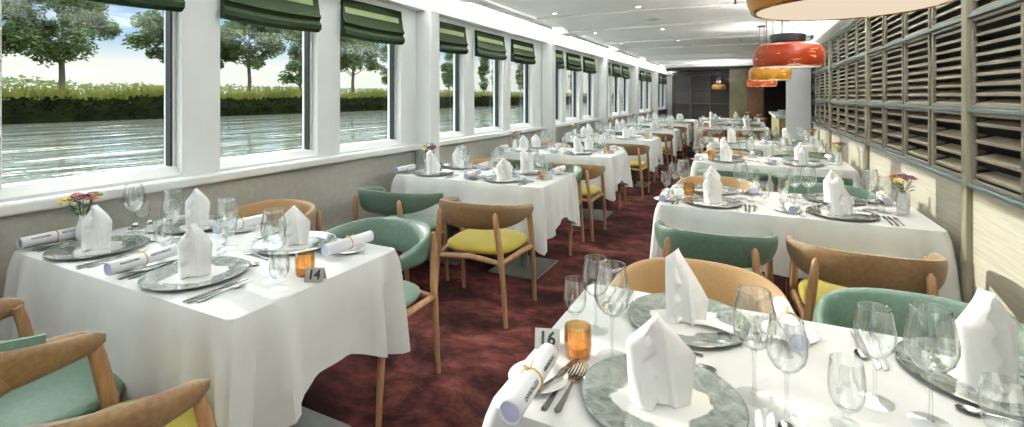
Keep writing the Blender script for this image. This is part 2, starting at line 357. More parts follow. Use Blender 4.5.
# right wall: wainscot, soffit, light strip
YE = 9.2
mb = MB(); mb.box(XR, XR + .08, Y0, YE, 0, .985); struct('wall_right', mb, M['wainscot'], smooth=False)
mb = MB(); mb.box(XR, XR + .10, Y0, YE, 2.60, 2.62); mb.box(XR - .0, XR + .10, Y0, YE, 2.17, ZC); struct('wall_right_head', mb, M['white_wall'], smooth=False)
mb = MB(); mb.box(XR - .22, XR - .16, Y0, YE, ZC - .012, ZC); struct('trim_4', mb, M['white_wall'], bevel=.005)
mb = MB(); mb.box(XR + .10, XR + .12, Y0, -.5, .9, 2.2); mb.box(XR + .55, XR + .6, Y0, YE, 0, ZC); struct('wall_galley', mb, M['slat_back'], smooth=False)
mb = MB(); 
for z in (1.0, 1.355, 1.80): mb.box(XR - .022, XR + .012, -.9, YE, z - .010, z + .010)
mb.box(XR - .022, XR + .06, -.9, YE, 2.15, 2.18)
struct('trim_5', mb, M['blue_rail'], bevel=.004)
posts = [3.05 + .54 * k for k in range(-11, 12)]
posts = [p for p in posts if -.9 < p < YE]
mb = MB()
for p in posts:
    wide = round((p - 3.12) / .54) % 4 == 0
    if wide: mb.box(XR - .026, XR + .02, p - .03, p + .03, 0, 2.17)
struct('trim_6', mb, M['pilaster'], bevel=.005)
rows = [(1.012, 1.344, 4), (1.366, 1.789, 9), (1.811, 2.15, 7)]
slot = 0
panel_protos = {}
rown = ('bottom', 'middle', 'top')
ORD = ['first', 'second', 'third', 'fourth', 'fifth', 'sixth', 'seventh', 'eighth', 'ninth', 'tenth', 'eleventh', 'twelfth', 'thirteenth', 'fourteenth', 'fifteenth', 'sixteenth', 'seventeenth', 'eighteenth', 'nineteenth', 'twentieth']
for ri, (za, zb, ns) in enumerate(rows):
    for k in range(len(posts) - 1):
        a, b = posts[k], posts[k + 1]
        if a < 1.9: continue
        idx = k
        if ri not in panel_protos:
            r = empty('louvre_panel', (XR, a + .02, za))
            w_, h_ = .50, zb - za; mb = MB(); t = .024
            mb.box(-.008, .010, 0, t, 0, h_); mb.box(-.008, .010, w_ - t, w_, 0, h_); mb.box(-.008, .010, t, w_ - t, 0, t * .7); mb.box(-.008, .010, t, w_ - t, h_ - t * .7, h_)
            mb.build('frame', M['louvre_frame'], r, bevel=.003)
            for s in range(ns):
                z = h_ * (s + .55) / (ns + .1); mb = MB()
                mb.add([(0.005, t, z - .016), (.075, t, z + .012), (.075, t, z + .018), (.005, t, z - .002),
                        (0.005, w_ - t, z - .016), (.075, w_ - t, z + .012), (.075, w_ - t, z + .018), (.005, w_ - t, z - .002)],
                       [(0, 1, 2, 3), (4, 7, 6, 5), (0, 4, 5, 1), (1, 5, 6, 2), (2, 6, 7, 3), (3, 7, 4, 0)])
                mb.build('louvre', M['slat'], r, smooth=False)
            kids(r); panel_protos[ri] = r; o = r
        else:
            o = copy_tree(panel_protos[ri], (XR, a + .02, za))
        q = k - min(i for i in range(len(posts)) if posts[i] > 1.9)
        where = 'cut off by the right frame edge' if q == 0 else '%s from the right frame edge' % ORD[q - 1]
        tag(o, 'louvred wall panel in the %s row, %s' % (rown[ri], where), 'louvre panel', 'louvred panels on the right wall')

# ------------------------------------------------------------------ far end
mb = MB(); mb.box(XL, 3.5, Y1, Y1 + .1, 0, ZC); struct('wall_back', mb, M['dark_wood'], smooth=False)
mb = MB(); mb.box(XL, XL + .50, Y1 - 1.15, Y1, 0, ZC); struct('wall_back_left', mb, M['brown_wood'], smooth=False)
mb = MB(); mb.box(3.4, 3.5, YE, Y1, 0, ZC); mb.box(XR + .6, 3.5, YE, YE + .08, 0, ZC); struct('wall_far_right', mb, M['dark_wood'], smooth=False)
mb = MB(); mb.box(.62, .98, 9.75, 10.1, 0, ZC); struct('wall_column', mb, M['white_wall'], bevel=.01)
mb = MB(); mb.box(-.035, .46, 17.6, 17.75, 0, ZC); struct('wall_back_panel', mb, M['brown_wood'], smooth=False)
mb = MB(); mb.box(-.56, -.035, 17.7, 17.75, .5, ZC - .12); struct('wall_back_screen', mb, M['beige_glass'], smooth=False)
mb = MB(); mb.box(-2.6, .46, 17.5, 18.6, ZC - .12, ZC - .001); struct('trim_7', mb, M['dark_wood'], smooth=False)
sh = empty('shelving_unit', (-2.45, 18.2, 0), 0, 'dark wall shelving unit with framed bays at the far end', 'shelving')
mb = MB(); mb.box(0, 1.9, .1, .16, 0, 2.3); mb.build('back_panel', M['dark_wood'], sh, smooth=False)
for x in (0, .6, 1.23, 1.86):
    mb = MB(); mb.box(x, x + .04, -.05, .1, 0, 2.2); mb.build('upright', M['shelf_metal'], sh, smooth=False)
for z in (1.15, 1.65, 2.16):
    mb = MB(); mb.box(0, 1.9, -.04, .1, z, z + .035); mb.build('shelf', M['shelf_metal'], sh, smooth=False)
bf = empty('buffet_counter', (.55, 10.9, 0), 0, 'long buffet counter with pale yellow front behind the white column', 'counter')
mb = MB(); mb.box(0, .5, 0, 3.4, 0, .98); mb.build('cabinet', M['yellow_front'], bf, bevel=.01)
mb = MB(); mb.box(-.06, .6, -.05, 3.45, .98, 1.03); mb.build('worktop', M['white_wall'], bf, bevel=.008)
rk = empty('bottle_rack', (1.5, 14.5, 0), 0, 'dark rack of shelves beyond the buffet counter', 'rack')
mb = MB(); mb.box(0, .1, -1.5, 3.0, 0, 2.4); mb.build('back_panel', M['dark_wood'], rk, smooth=False)
for z in (1.2, 1.5, 1.8, 2.1):
    mb = MB(); mb.box(-.3, 0, -1.5, 3.0, z, z + .03); mb.build('shelf', M['shelf_metal'], rk, smooth=False)
for x, y, z in ((.72, 11.5, 1.03), (.72, 11.95, 1.03), (.72, 12.4, 1.03)):
    mb = MB()
    for q in range(5): mb.lathe([(.10, .018 * q), (.13, .018 * q + .014), (.125, .018 * q + .017)], 16)
    o = mb.build('plate_stack', M['china']); o.location = (x, y, z)
    tag(o, 'stack of white plates on the buffet counter, %s' % {11.5: 'nearest the column', 11.95: 'in the middle', 12.4: 'farthest back'}[y], 'plates', 'plate stacks on the buffet')

# ------------------------------------------------------------------ blinds
def make_blind():
    r = empty('roman_blind')
    W = .72
    prof = [(.01, 2.215), (.03, 2.215), (.036, 2.15), (.050, 2.045), (.066, 2.015), (.052, 2.00), (.048, 1.985), (.070, 1.955), (.068, 1.925), (.04, 1.905), (.01, 1.905)]
    mb = MB(); n = len(prof); ny = 9; vs = []
    for j in range(ny):
        y = -W / 2 + W * j / (ny - 1)
        fl = 1.0 + .25 * (abs(j - (ny - 1) / 2) / ((ny - 1) / 2)) ** 4
        for k, (x, z) in enumerate(prof): vs.append((x, y * (1 + .035 * (1 - abs(z - 2.0) * 3.0) if abs(z - 2) < .33 else y and 1), z - .012 * math.sin(j * PI / (ny - 1)) * (z < 2.1)))
    fs = []
    for j in range(ny - 1):
        for k in range(n): fs.append((j * n + k, j * n + (k + 1) % n, (j + 1) * n + (k + 1) % n, (j + 1) * n + k))
    fs.append(tuple(range(n))); fs.append(tuple((ny - 1) * n + i for i in range(n)))
    mb.add(vs, fs); mb.build('fabric', M['blind'], r, ang=25)
    mb = MB(); mb.add([(.0385, -W / 2 + .01, 2.143), (.0385, W / 2 - .05, 2.143), (.0465, W / 2 - .05, 2.095), (.0465, -W / 2 + .01, 2.095)], [(0, 1, 2, 3)])  # sunlight through the blind's slit, put in as a pale strip
    mb.build('sunlit_slit', mat('blind_sunlit_slit', lin(120, 132, 92), lin(130, 142, 102), .8), r, smooth=False, solid=.003)
    mb = MB(); mb.tube([(.03, W / 2 + .012, 2.2), (.03, W / 2 + .014, 1.62)], .0025, 6); mb.tube([(.03, W / 2 + .012, 1.62), (.03, W / 2 + .012, 1.60)], .006, 6)
    mb.build('pull_cord', M['ledge'], r)
    kids(r); return r
bp = make_blind(); first = True
ordn = ['first', 'second', 'third', 'fourth', 'fifth', 'sixth', 'seventh', 'eighth', 'ninth', 'tenth', 'eleventh', 'twelfth', 'thirteenth', 'fourteenth', 'fifteenth', 'sixteenth', 'seventeenth', 'eighteenth', 'nineteenth', 'twentieth']
wi = 0
for (a, b) in wins:
    if a < .5: 
        loc = None
    lb = None
    if b > .9:
        lb = 'dark green roman blind rolled up over the %s window from the left' % ordn[wi]; wi += 1
    else: lb = 'dark green roman blind over a window behind the viewer'
    if b < .9: continue
    o = bp if first else copy_tree(bp, (XL, (a + b) / 2, 0))
    o.location = (XL, (a + b) / 2 - .015, 0); first = False
    tag(o, lb, 'blind', 'green roman blinds along the window wall')

# ------------------------------------------------------------------ ceiling fittings
def ceil_lamp(x, y, z=ZC, w=CEIL_W):
    d = bpy.data.lights.new('downlight_glow', 'AREA'); d.shape = 'DISK'; d.size = .14; d.energy = w; d.color = (.98, .99, 1.0); d.spread = PI
    o = bpy.data.objects.new('downlight_glow', d); COL.objects.link(o); o.location = (x, y, z - .012); return o
dl = None; glow = emit('lamp_lens', (1, .96, .88, 1), 6)
cnt = 0
for i in range(13):
    for x in (-2.15, -1.13, .1):
        y = -1.4 + 1.75 * i
        if x > 0 and y > 9: continue
        if x == .1 and i % 2: pass
        if dl is None:
            dl = empty('downlight'); mb = MB(); mb.lathe([(.028, -.001), (.030, -.006), (.048, -.006), (.050, .0), (.028, .0)], 20); mb.build('trim_ring', M['ledge'], dl)
            mb = MB(); mb.lathe([(0, -.002), (.028, -.002)], 16); mb.build('lens', glow, dl); kids(dl); o = dl
        else: o = copy_tree(dl, (0, 0, 0))
        o.location = (x, y, ZC)
        for p in pil:
            if p - .02 < y < p + .42: o.location.z = ZC - .035
            if p + 1.93 < y < p + 2.17: o.location.z = ZC - .02
        row = {-2.15: 'window side', -1.13: 'middle', .1: 'louvre side'}[x]
        tag(o, 'small recessed ceiling downlight in the %s row, %s from the near end' % (row, ordn[i]), 'ceiling light', 'recessed ceiling downlights')
        ceil_lamp(x, y, o.location.z - .004)
for (x, y) in ((-1.13, 6.57), (-1.1, 10.4), (-1.1, 14.2)):
    mb = MB(); mb.lathe([(0, -.012), (.085, -.012), (.095, -.008), (.10, 0), (0, 0)], 28); o = mb.build('ceiling_speaker', mat('speaker_grille', lin(188, 190, 186), None, .6)); o.location = (x, y, ZC)
    tag(o, 'round flush ceiling speaker, %s' % {6.57: 'largest and nearest', 10.4: 'second from the near end', 14.2: 'farthest and smallest'}[y], 'speaker')
for (x, y) in ((-.12, 5.6), (-.12, 9.3)):
    r = empty('sprinkler', (x, y, ZC), 0, 'small metal ceiling sprinkler, %s the red pendant lamp' % ('nearest' if y < 6 else 'far behind'), 'sprinkler')
    mb = MB(); mb.lathe([(0, -.008), (.035, -.008), (.038, 0), (0, 0)], 16); mb.build('plate', M['ledge'], r)
    mb = MB(); mb.tube([(0, 0, -.008), (0, 0, -.05)], .008, 8); mb.lathe([(0, -.052), (.022, -.052), (.022, -.048), (0, -.048)], 12); mb.build('head', M['dark'], r)

# ------------------------------------------------------------------ pendant lamps
def shade_mat(name, c1, c2, streak):
    m, nt, P, N, L = base_mat(name); P.inputs['Roughness'].default_value = .35; P.inputs['Specular IOR Level'].default_value = .25
    tc = N('ShaderNodeTexCoord'); mp = N('ShaderNodeMapping'); mp.inputs['Scale'].default_value = (14, 14, 70); L(tc.outputs['Object'], mp.inputs[0])
    ns = N('ShaderNodeTexNoise'); ns.inputs['Scale'].default_value = 1.2; ns.inputs['Detail'].default_value = 4; L(mp.outputs[0], ns.inputs[0])
    rp = N('ShaderNodeValToRGB'); rp.color_ramp.elements[0].position = .63; rp.color_ramp.elements[1].position = .67
    sep = N('ShaderNodeSeparateXYZ'); L(tc.outputs['Object'], sep.inputs[0])
    zz = N('ShaderNodeMapRange'); zz.inputs['From Min'].default_value = .03; zz.inputs['From Max'].default_value = .0; L(sep.outputs['Z'], zz.inputs['Value'])
    ad = N('ShaderNodeMath'); ad.operation = 'MULTIPLY_ADD'; ad.inputs[1].default_value = .1; L(zz.outputs[0], ad.inputs[0]); L(ns.outputs[0], ad.inputs[2])
    L(ad.outputs[0], rp.inputs[0])
    n2 = N('ShaderNodeTexNoise'); n2.inputs['Scale'].default_value = 5; L(tc.outputs['Object'], n2.inputs[0])
    m0 = N('ShaderNodeMixRGB'); m0.inputs[1].default_value = c1; m0.inputs[2].default_value = c2; L(n2.outputs[0], m0.inputs[0])
    mx = N('ShaderNodeMixRGB'); L(rp.outputs[0], mx.inputs[0]); L(m0.outputs[0], mx.inputs[1]); mx.inputs[2].default_value = streak
    L(mx.outputs[0], P.inputs['Base Color']); return m
SH = {'red': shade_mat('red_glass', lin(122, 36, 10), lin(142, 50, 18), lin(236, 190, 160)),
      'amber': shade_mat('amber_glass_shade', lin(150, 96, 12), lin(176, 122, 30), lin(240, 222, 170)),
      'orange': shade_mat('orange_glass', lin(150, 56, 22), lin(170, 74, 34), lin(240, 196, 160))}
diffuser = emit('lamp_diffuser', (1.0, .82, .62, 1), .33)
def pendant(x, y, z, R_, col, label, H=.17, capcol=None):
    r = empty('pendant_lamp', (x, y, z), 0, label, 'lamp', None)
    s = R_ / .20; prof = [(.176, .002), (.180, .0), (.188, .004), (.196, .025), (.200, .06), (.197, .095), (.180, .128), (.145, .145), (.09, .150), (.05, .150)]
    inner = [(.05, .144), (.09, .144), (.14, .139), (.172, .122), (.188, .094), (.191, .06), (.187, .028), (.180, .012), (.176, .006)]
    mb = MB(); mb.lathe([(a * s, b * H / .17) for a, b in prof + inner], 48, close=True); shd = mb.build('lamp_shade', SH[col], r)
    mb = MB(); mb.lathe([(0, .003), (.1765 * s, .003), (.1765 * s, .006), (0, .006)], 40); mb.build('diffuser', diffuser, shd)
    mb = MB(); mb.lathe([(0, .15 * H / .17), (.090 * s, .15 * H / .17), (.098 * s, .158), (.102 * s, .198), (.096 * s, .203), (0, .203)], 32); mb.build('cap', M['dark'], r)
    for dx in (-.03, .03):
        mb = MB(); mb.tube([(dx, 0, .2), (dx, 0, ZC - z - .02)], .004, 8); mb.build('rod', M['dark'], r)
    mb = MB(); mb.lathe([(0, ZC - z - .022), (.05, ZC - z - .022), (.06, ZC - z - .012), (.06, ZC - z), (0, ZC - z)], 24); mb.build('ceiling_rose', M['dark'], r)
    u = bpy.data.lights.new('ceiling_fill_up', 'AREA'); u.shape = 'DISK'; u.size = .16; u.energy = 18; u.color = (1, .98, .95)  # light added above the cap to brighten the ceiling
    uo = bpy.data.objects.new('ceiling_fill_up', u); COL.objects.link(uo); uo.location = (x, y, z + .203); uo.rotation_euler = (PI, 0, 0)
    d = bpy.data.lights.new('pendant_glow', 'AREA'); d.shape = 'DISK'; d.size = R_ * 1.4; d.energy = .9; d.color = (1, .82, .58)
    o = bpy.data.objects.new('pendant_glow', d); COL.objects.link(o); o.location = (x, y, z - .004)
pendant(.205, 1.36, 1.625, .212, 'amber', 'large amber glass pendant lamp over table 16, cut off by the frame top')
pendant(.22, 3.42, 1.60, .195, 'red', 'red glass pendant lamp with pale streaks over the second table of the louvre row')
pendant(.20, 5.60, 1.585, .195, 'amber', 'amber glass pendant lamp just behind the red one')
pendant(.18, 7.90, 1.565, .20, 'orange', 'orange glass pendant lamp hanging lowest of the receding row')
pendant(-.79, 15.8, 1.64, .20, 'amber', 'small far amber pendant lamp in front of the dark shelving')

# ------------------------------------------------------------------ chairs
def band(mb_, inner=False, lift=0.0, infl=0.0, tmax=1.0):
    n = 40; prof_n = 14; vs = []
    for i in range(n + 1):
        t = -1 + 2 * i / n; t *= tmax
        a = t * 1.78                                            # angle round the back
        q = abs(t)
        sx = math.copysign(abs(math.sin(a)) ** .80, math.sin(a))
        x = .288 * sx; y = -.275 * math.cos(a) if q < .88 else -.275 * math.cos(a)
        cy = math.copysign(abs(math.cos(a)) ** .85, math.cos(a)); y = -.285 * cy + .0
        y += .11 * max(0, q - .5) ** 1.3
        nx, ny = math.sin(a), -math.cos(a); l = math.hypot(nx, ny); nx /= l; ny /= l
        top = .752 - .065 * q ** 2.2 + lift
        h = .050 + .118 * (1 - q ** 2.3) if q < 1 else .052
        th = .017 + .004 * (q) + infl
        end = 1.0
        if q > .94: end = math.sqrt(max(0.05, 1 - ((q - .94) / .06) ** 2))
        zc = top - h / 2; lean = .10
        for k in range(prof_n):
            b = 2 * PI * k / prof_n
            u = math.copysign(abs(math.cos(b)) ** .7, math.cos(b)) * th * end
            w = math.copysign(abs(math.sin(b)) ** .8, math.sin(b)) * h / 2 * (.4 + .6 * end)
            off = u + w * lean * 2.2 * (1 - .5 * q)
            vs.append((x + nx * off, y + ny * off, zc + w))
    fs = []
    for i in range(n):
        for k in range(prof_n): fs.append((i * prof_n + k, i * prof_n + (k + 1) % prof_n, (i + 1) * prof_n + (k + 1) % prof_n, (i + 1) * prof_n + k))
    fs.append(tuple(range(prof_n))); fs.append(tuple(n * prof_n + k for k in range(prof_n)))
    mb_.add(vs, fs)
def make_chair(backm, seatm, lining=None):
    r = empty('dining_chair')
    mb = MB(); band(mb); back = mb.build('backrest', backm, r, ang=60)
    if lining:
        mb = MB(); n = 24; vs = []
        for i in range(n + 1):
            a = (-1 + 2 * i / n) * 1.45; sx = math.copysign(abs(math.sin(a)) ** .8, math.sin(a)); cy = abs(math.cos(a)) ** .85
            for (dd, z) in ((.030, .58), (.022, .752), (.016, .769), (.008, .767), (.010, .58)):
                q = abs(a / 1.78); vs.append(((.288 - dd) * sx, -(.285 - dd) * cy + .11 * max(0, q - .5) ** 1.3, (z - .055 * q ** 2.2) if z > .65 else z + .07 * q))
        fs = [(i * 5 + k, i * 5 + (k + 1) % 5, (i + 1) * 5 + (k + 1) % 5, (i + 1) * 5 + k) for i in range(n) for k in range(5)]
        mb.add(vs, fs + [tuple(range(5)), tuple(n * 5 + k for k in range(5))]); o = mb.build('back_lining', lining, back); o['label'] = 'green inner lining'
    # seat pad
    mb = MB(); n = 36; rings = [(.0, .462), (.10, .466), (.17, .466), (.225, .458), (.248, .446), (.252, .434), (.246, .420), (.22, .414), (0, .414)]
    def wob(a, z): 
        c, s_ = math.cos(a), math.sin(a); return 1 / (abs(c) ** 3.2 + abs(s_) ** 3.2) ** (1 / 3.2) * (1.0 - .05 * s_ * -1)
    mb.lathe([(a_, b_) for a_, b_ in rings], n, (0, .0, 0), wob=wob); o = mb.build('seat', seatm, r, ang=60)
    # legs
    for s in (-1, 1):
        mb = MB(); mb.tube([(s * .280, .185, 0), (s * .276, .165, .25), (s * .272, .142, .45), (s * .268, .112, .60), (s * .268, .095, .662)], [.0125, .0165, .020, .0185, .017], 12); mb.build('leg', M['wood'], r)
        mb = MB(); mb.tube([(s * .258, -.262, 0), (s * .240, -.262, .25), (s * .222, -.270, .45), (s * .205, -.288, .61), (s * .198, -.293, .685), (s * .197, -.291, .702)], [.012, .0165, .020, .019, .016, .006], 12); mb.build('leg', M['wood'], r)
    mb = MB()
    for s in (-1, 1):
        mb.tube([(s * .270, .150, .385), (s * .262, .0, .40), (s * .226, -.255, .385)], [.016, .02, .016], 8)
    mb.tube([(-.270, .150, .385), (0, .180, .40), (.270, .150, .385)], [.016, .02, .016], 8)
    mb.tube([(-.226, -.258, .385), (0, -.24, .40), (.226, -.258, .385)], [.016, .02, .016], 8)
    mb.build('seat_frame', M['wood'], r)
    kids(r); return r
chair_kind = {'green': (M['green_dk'], M['green']), 'tan': (M['tan'], M['yellow']), 'gold': (M['tan_in'], M['tan_in']), 'twotone': (M['tan'], M['green'], M['green'])}
chair_proto = {}
used = set()
desc = {'green': 'sage green dining chair', 'tan': 'tan and yellow dining chair', 'gold': 'gold beige dining chair', 'twotone': 'tan and green dining chair'}
def chair(kind, x, y, rz, where):
    if kind not in chair_proto: chair_proto[kind] = make_chair(*chair_kind[kind])
    p = chair_proto[kind]
    if kind not in used: used.add(kind); o = p; o.location = (x, y, 0); o.rotation_euler = (0, 0, rz)
    else: o = copy_tree(p, (x, y, 0), rz)
    return tag(o, desc[kind] + ', ' + where, 'chair', 'dining chairs')

# ------------------------------------------------------------------ table and cloth
TH = .75
def cloth_mesh(W, D, seed, fdrop=.31):
    rnd = random.Random(seed); r = .03; pts = []
    ph = [rnd.uniform(0, 6.28) for _ in range(12)]
    def side(a, b, nrm):
        n = max(24, int((Vector(b) - Vector(a)).length / .025))
        for i in range(n):
            t = i / n; p = Vector(a).lerp(Vector(b), t); pts.append((p, Vector(nrm)))
    hw, hd = W / 2, D / 2
    cs = [((hw - r, -hd + r), -PI / 2), ((hw - r, hd - r), 0), ((-hw + r, hd - r), PI / 2), ((-hw + r, -hd + r), PI)]
    sides = [((-hw + r, -hd), (hw - r, -hd), (0, -1)), ((hw, -hd + r), (hw, hd - r), (1, 0)), ((hw - r, hd), (-hw + r, hd), (0, 1)), ((-hw, hd - r), (-hw, -hd + r), (-1, 0))]
    for q in range(4):
        side(*sides[q])
        c, a0 = cs[q]
        for i in range(14):
            a = a0 + (PI / 2) * i / 14; d = Vector((math.cos(a), math.sin(a))); pts.append((Vector(c) + d * r, d))
    n = len(pts); corners = [Vector((hw, -hd)), Vector((hw, hd)), Vector((-hw, hd)), Vector((-hw, -hd))]
    per = [0]
    for i in range(1, n): per.append(per[-1] + (pts[i][0] - pts[i - 1][0]).length)
    NL = 15; vs = []
    for l in range(-1, NL):
        for i, (p, nr) in enumerate(pts):
            if l == -1: q = p - nr * .014; vs.append((q.x, q.y, 0.0)); continue
            t = l / (NL - 1); s = per[i]
            ds = [(p - c).length for c in corners]; ci = min(range(4), key=lambda k: ds[k]); dc = ds[ci]
            cw = max(0, 1 - dc / .30)
            drop = (fdrop if nr.y < -.7 else .31) + .16 * cw + .006 * math.sin(s * 7 + ph[0])
            fold = .058 * math.exp(-((dc - .0) / .042) ** 2) - .050 * math.exp(-((dc - .085) / .032) ** 2) + .036 * math.exp(-((dc - .155 - .02 * math.sin(ph[ci])) / .035) ** 2) - .012 * math.exp(-((dc - .22) / .03) ** 2)
            wave = .009 * math.sin(s * 17 + ph[1]) + .007 * math.sin(s * 29 + ph[2]) + .010 * math.sin(s * 8 + ph[3])
            tt = t ** .7
            off = .004 + .010 * min(1, t * 8) + tt * (.016 + wave + fold)
            z = -.003 - drop * t if l > 0 else -.0035
            dd = nr
            if dc < .3 and dc > .001:
                rad = (corners[ci]).normalized() if False else Vector((math.copysign(1, corners[ci].x), math.copysign(1, corners[ci].y))).normalized()
                k = math.exp(-(dc / .05) ** 2); dd = (nr * (1 - k) + rad * k).normalized()
            q = p + dd * off; vs.append((q.x, q.y, z))
    fs = []
    for l in range(NL):
        for i in range(n): fs.append((l * n + i, l * n + (i + 1) % n, (l + 1) * n + (i + 1) % n, (l + 1) * n + i))
    mb = MB(); mb.add(vs, fs)
    mb.add([vs[i] for i in range(n)], [tuple(range(n))])
    return mb
def make_cloth(W, D, seed):
    mb = cloth_mesh(W, D, seed, .37 if seed == 1 else .32); o = mb.build('tablecloth', M['cloth'], ang=50)
    bm = bmesh.new(); bm.from_mesh(o.data); bmesh.ops.remove_doubles(bm, verts=bm.verts, dist=.0004); bmesh.ops.recalc_face_normals(bm, faces=bm.faces); bm.to_mesh(o.data); bm.free()
    return o
def make_table(W, D):
    r = empty('dining_table')
    mb = MB(); mb.box(-W / 2 + .014, W / 2 - .014, -D / 2 + .014, D / 2 - .014, TH - .034, TH - .006); mb.build('tabletop', M['wood'], r, bevel=.006)
    for s in (-1, 1):
        mb = MB(); mb.tube([(s * W * .27, 0, .012), (s * W * .27, 0, TH - .036)], .03, 16); mb.build('column', M['base_metal'], r)
        mb = MB(); mb.box(s * W * .27 - .21, s * W * .27 + .21, -.24, .24, 0, .012); mb.build('base_plate', M['base_metal'], r, bevel=.003)
    kids(r); return r

# ------------------------------------------------------------------ tableware prototypes (each at origin, moved to its first use)
ZP = TH + .0005
class Proto:
    def __init__(s, o): s.o = o; s.used = False; kids(o)
    def put(s, x, y, z, rz, label, cat, group):
        if not s.used: s.used = True; o = s.o; o.location = (x, y, z); o.rotation_euler = (0, 0, rz)
        else: o = copy_tree(s.o, (x, y, z), rz)
        return tag(o, label, cat, group)
def glass_proto(name, H, bowl, foot_r, stem_h, stem_r=.0036):
    r = empty(name)
    # bowl: (radius, height) from the stem top
    outer = [(0.0001, stem_h)] + [(a, stem_h + b) for a, b in bowl]
    inner = [(max(a - .0012, .0001), stem_h + b + (.0016 if i < 2 else 0)) for i, (a, b) in enumerate(bowl)][::-1] + [(.0001, stem_h + .003)]
    mb = MB(); mb.lathe(outer + inner, 28); mb.build('bowl', M['glass'], r, ang=80)
    mb = MB(); mb.lathe([(stem_r * 1.9, .006), (stem_r, .016), (stem_r * .9, stem_h * .6), (stem_r * 1.1, stem_h - .008), (stem_r * 2.2, stem_h + .001)], 12); mb.build('stem', M['glass_thick'], r)
    mb = MB(); mb.lathe([(0, 0), (foot_r, 0), (foot_r, .0012), (foot_r * .6, .0026), (.008, .0062), (0, .0066)], 28); mb.build('foot', M['glass_foot'], r, ang=80)
    ra, rb = bowl[-1]; mb = MB(); mb.lathe([(ra - .0016, stem_h + rb), (ra - .0006, stem_h + rb + .0010), (ra + .0006, stem_h + rb), (ra - .0006, stem_h + rb - .0010)], 28, close=True); mb.build('rim', M['glass_thick'], r)
    return Proto(r)
G_RED = glass_proto('wine_glass', .24, [(.010, .002), (.026, .012), (.040, .030), (.0455, .052), (.0450, .070), (.041, .095), (.036, .120), (.0335, .133)], .039, .105)
G_WHITE = glass_proto('wine_glass', .21, [(.010, .002), (.024, .012), (.036, .030), (.0395, .048), (.0385, .068), (.034, .095), (.031, .112)], .036, .095)
def tumbler_proto():
    r = empty('water_glass')
    mb = MB(); mb.lathe([(.0001, .030), (.010, .032), (.024, .042), (.0315, .060), (.0335, .080), (.0325, .105), (.029, .135), (.0277, .135), (.031, .105), (.032, .080), (.030, .061), (.023, .044), (.0001, .036)], 26); mb.build('bowl', M['glass'], r, ang=80)
    mb = MB(); mb.lathe([(0, 0), (.030, 0), (.030, .0015), (.012, .005), (.006, .014), (.006, .024), (.012, .032)], 24); mb.build('foot', M['glass_foot'], r)
    return Proto(r)
G_WATER = tumbler_proto()
def charger_proto():
    r = empty('charger_plate'); mb = MB()
    mb.lathe([(0, 0), (.10, 0), (.125, .003), (.170, .0125), (.1735, .0135), (.173, .0155), (.165, .0140), (.127, .0075), (.114, .0055), (0, .0048)], 56)
    mb.build('dish', M['charger'], r, ang=60)
    mb = MB(); mb.lathe([(.1705, .0128), (.1738, .0130), (.1745, .0146), (.1725, .0160), (.1700, .0150)], 56, close=True); o = mb.build('rim', M['glass_thick'], r)
    return Proto(r)
PLATE = charger_proto()
def bread_proto():
    r = MB(); r.lathe([(0, 0), (.038, 0), (.046, .003), (.068, .010), (.071, .0115), (.069, .0125), (.046, .0065), (0, .004)], 40); return Proto(r.build('bread_plate', M['china'], ang=60))
BREAD = bread_proto()

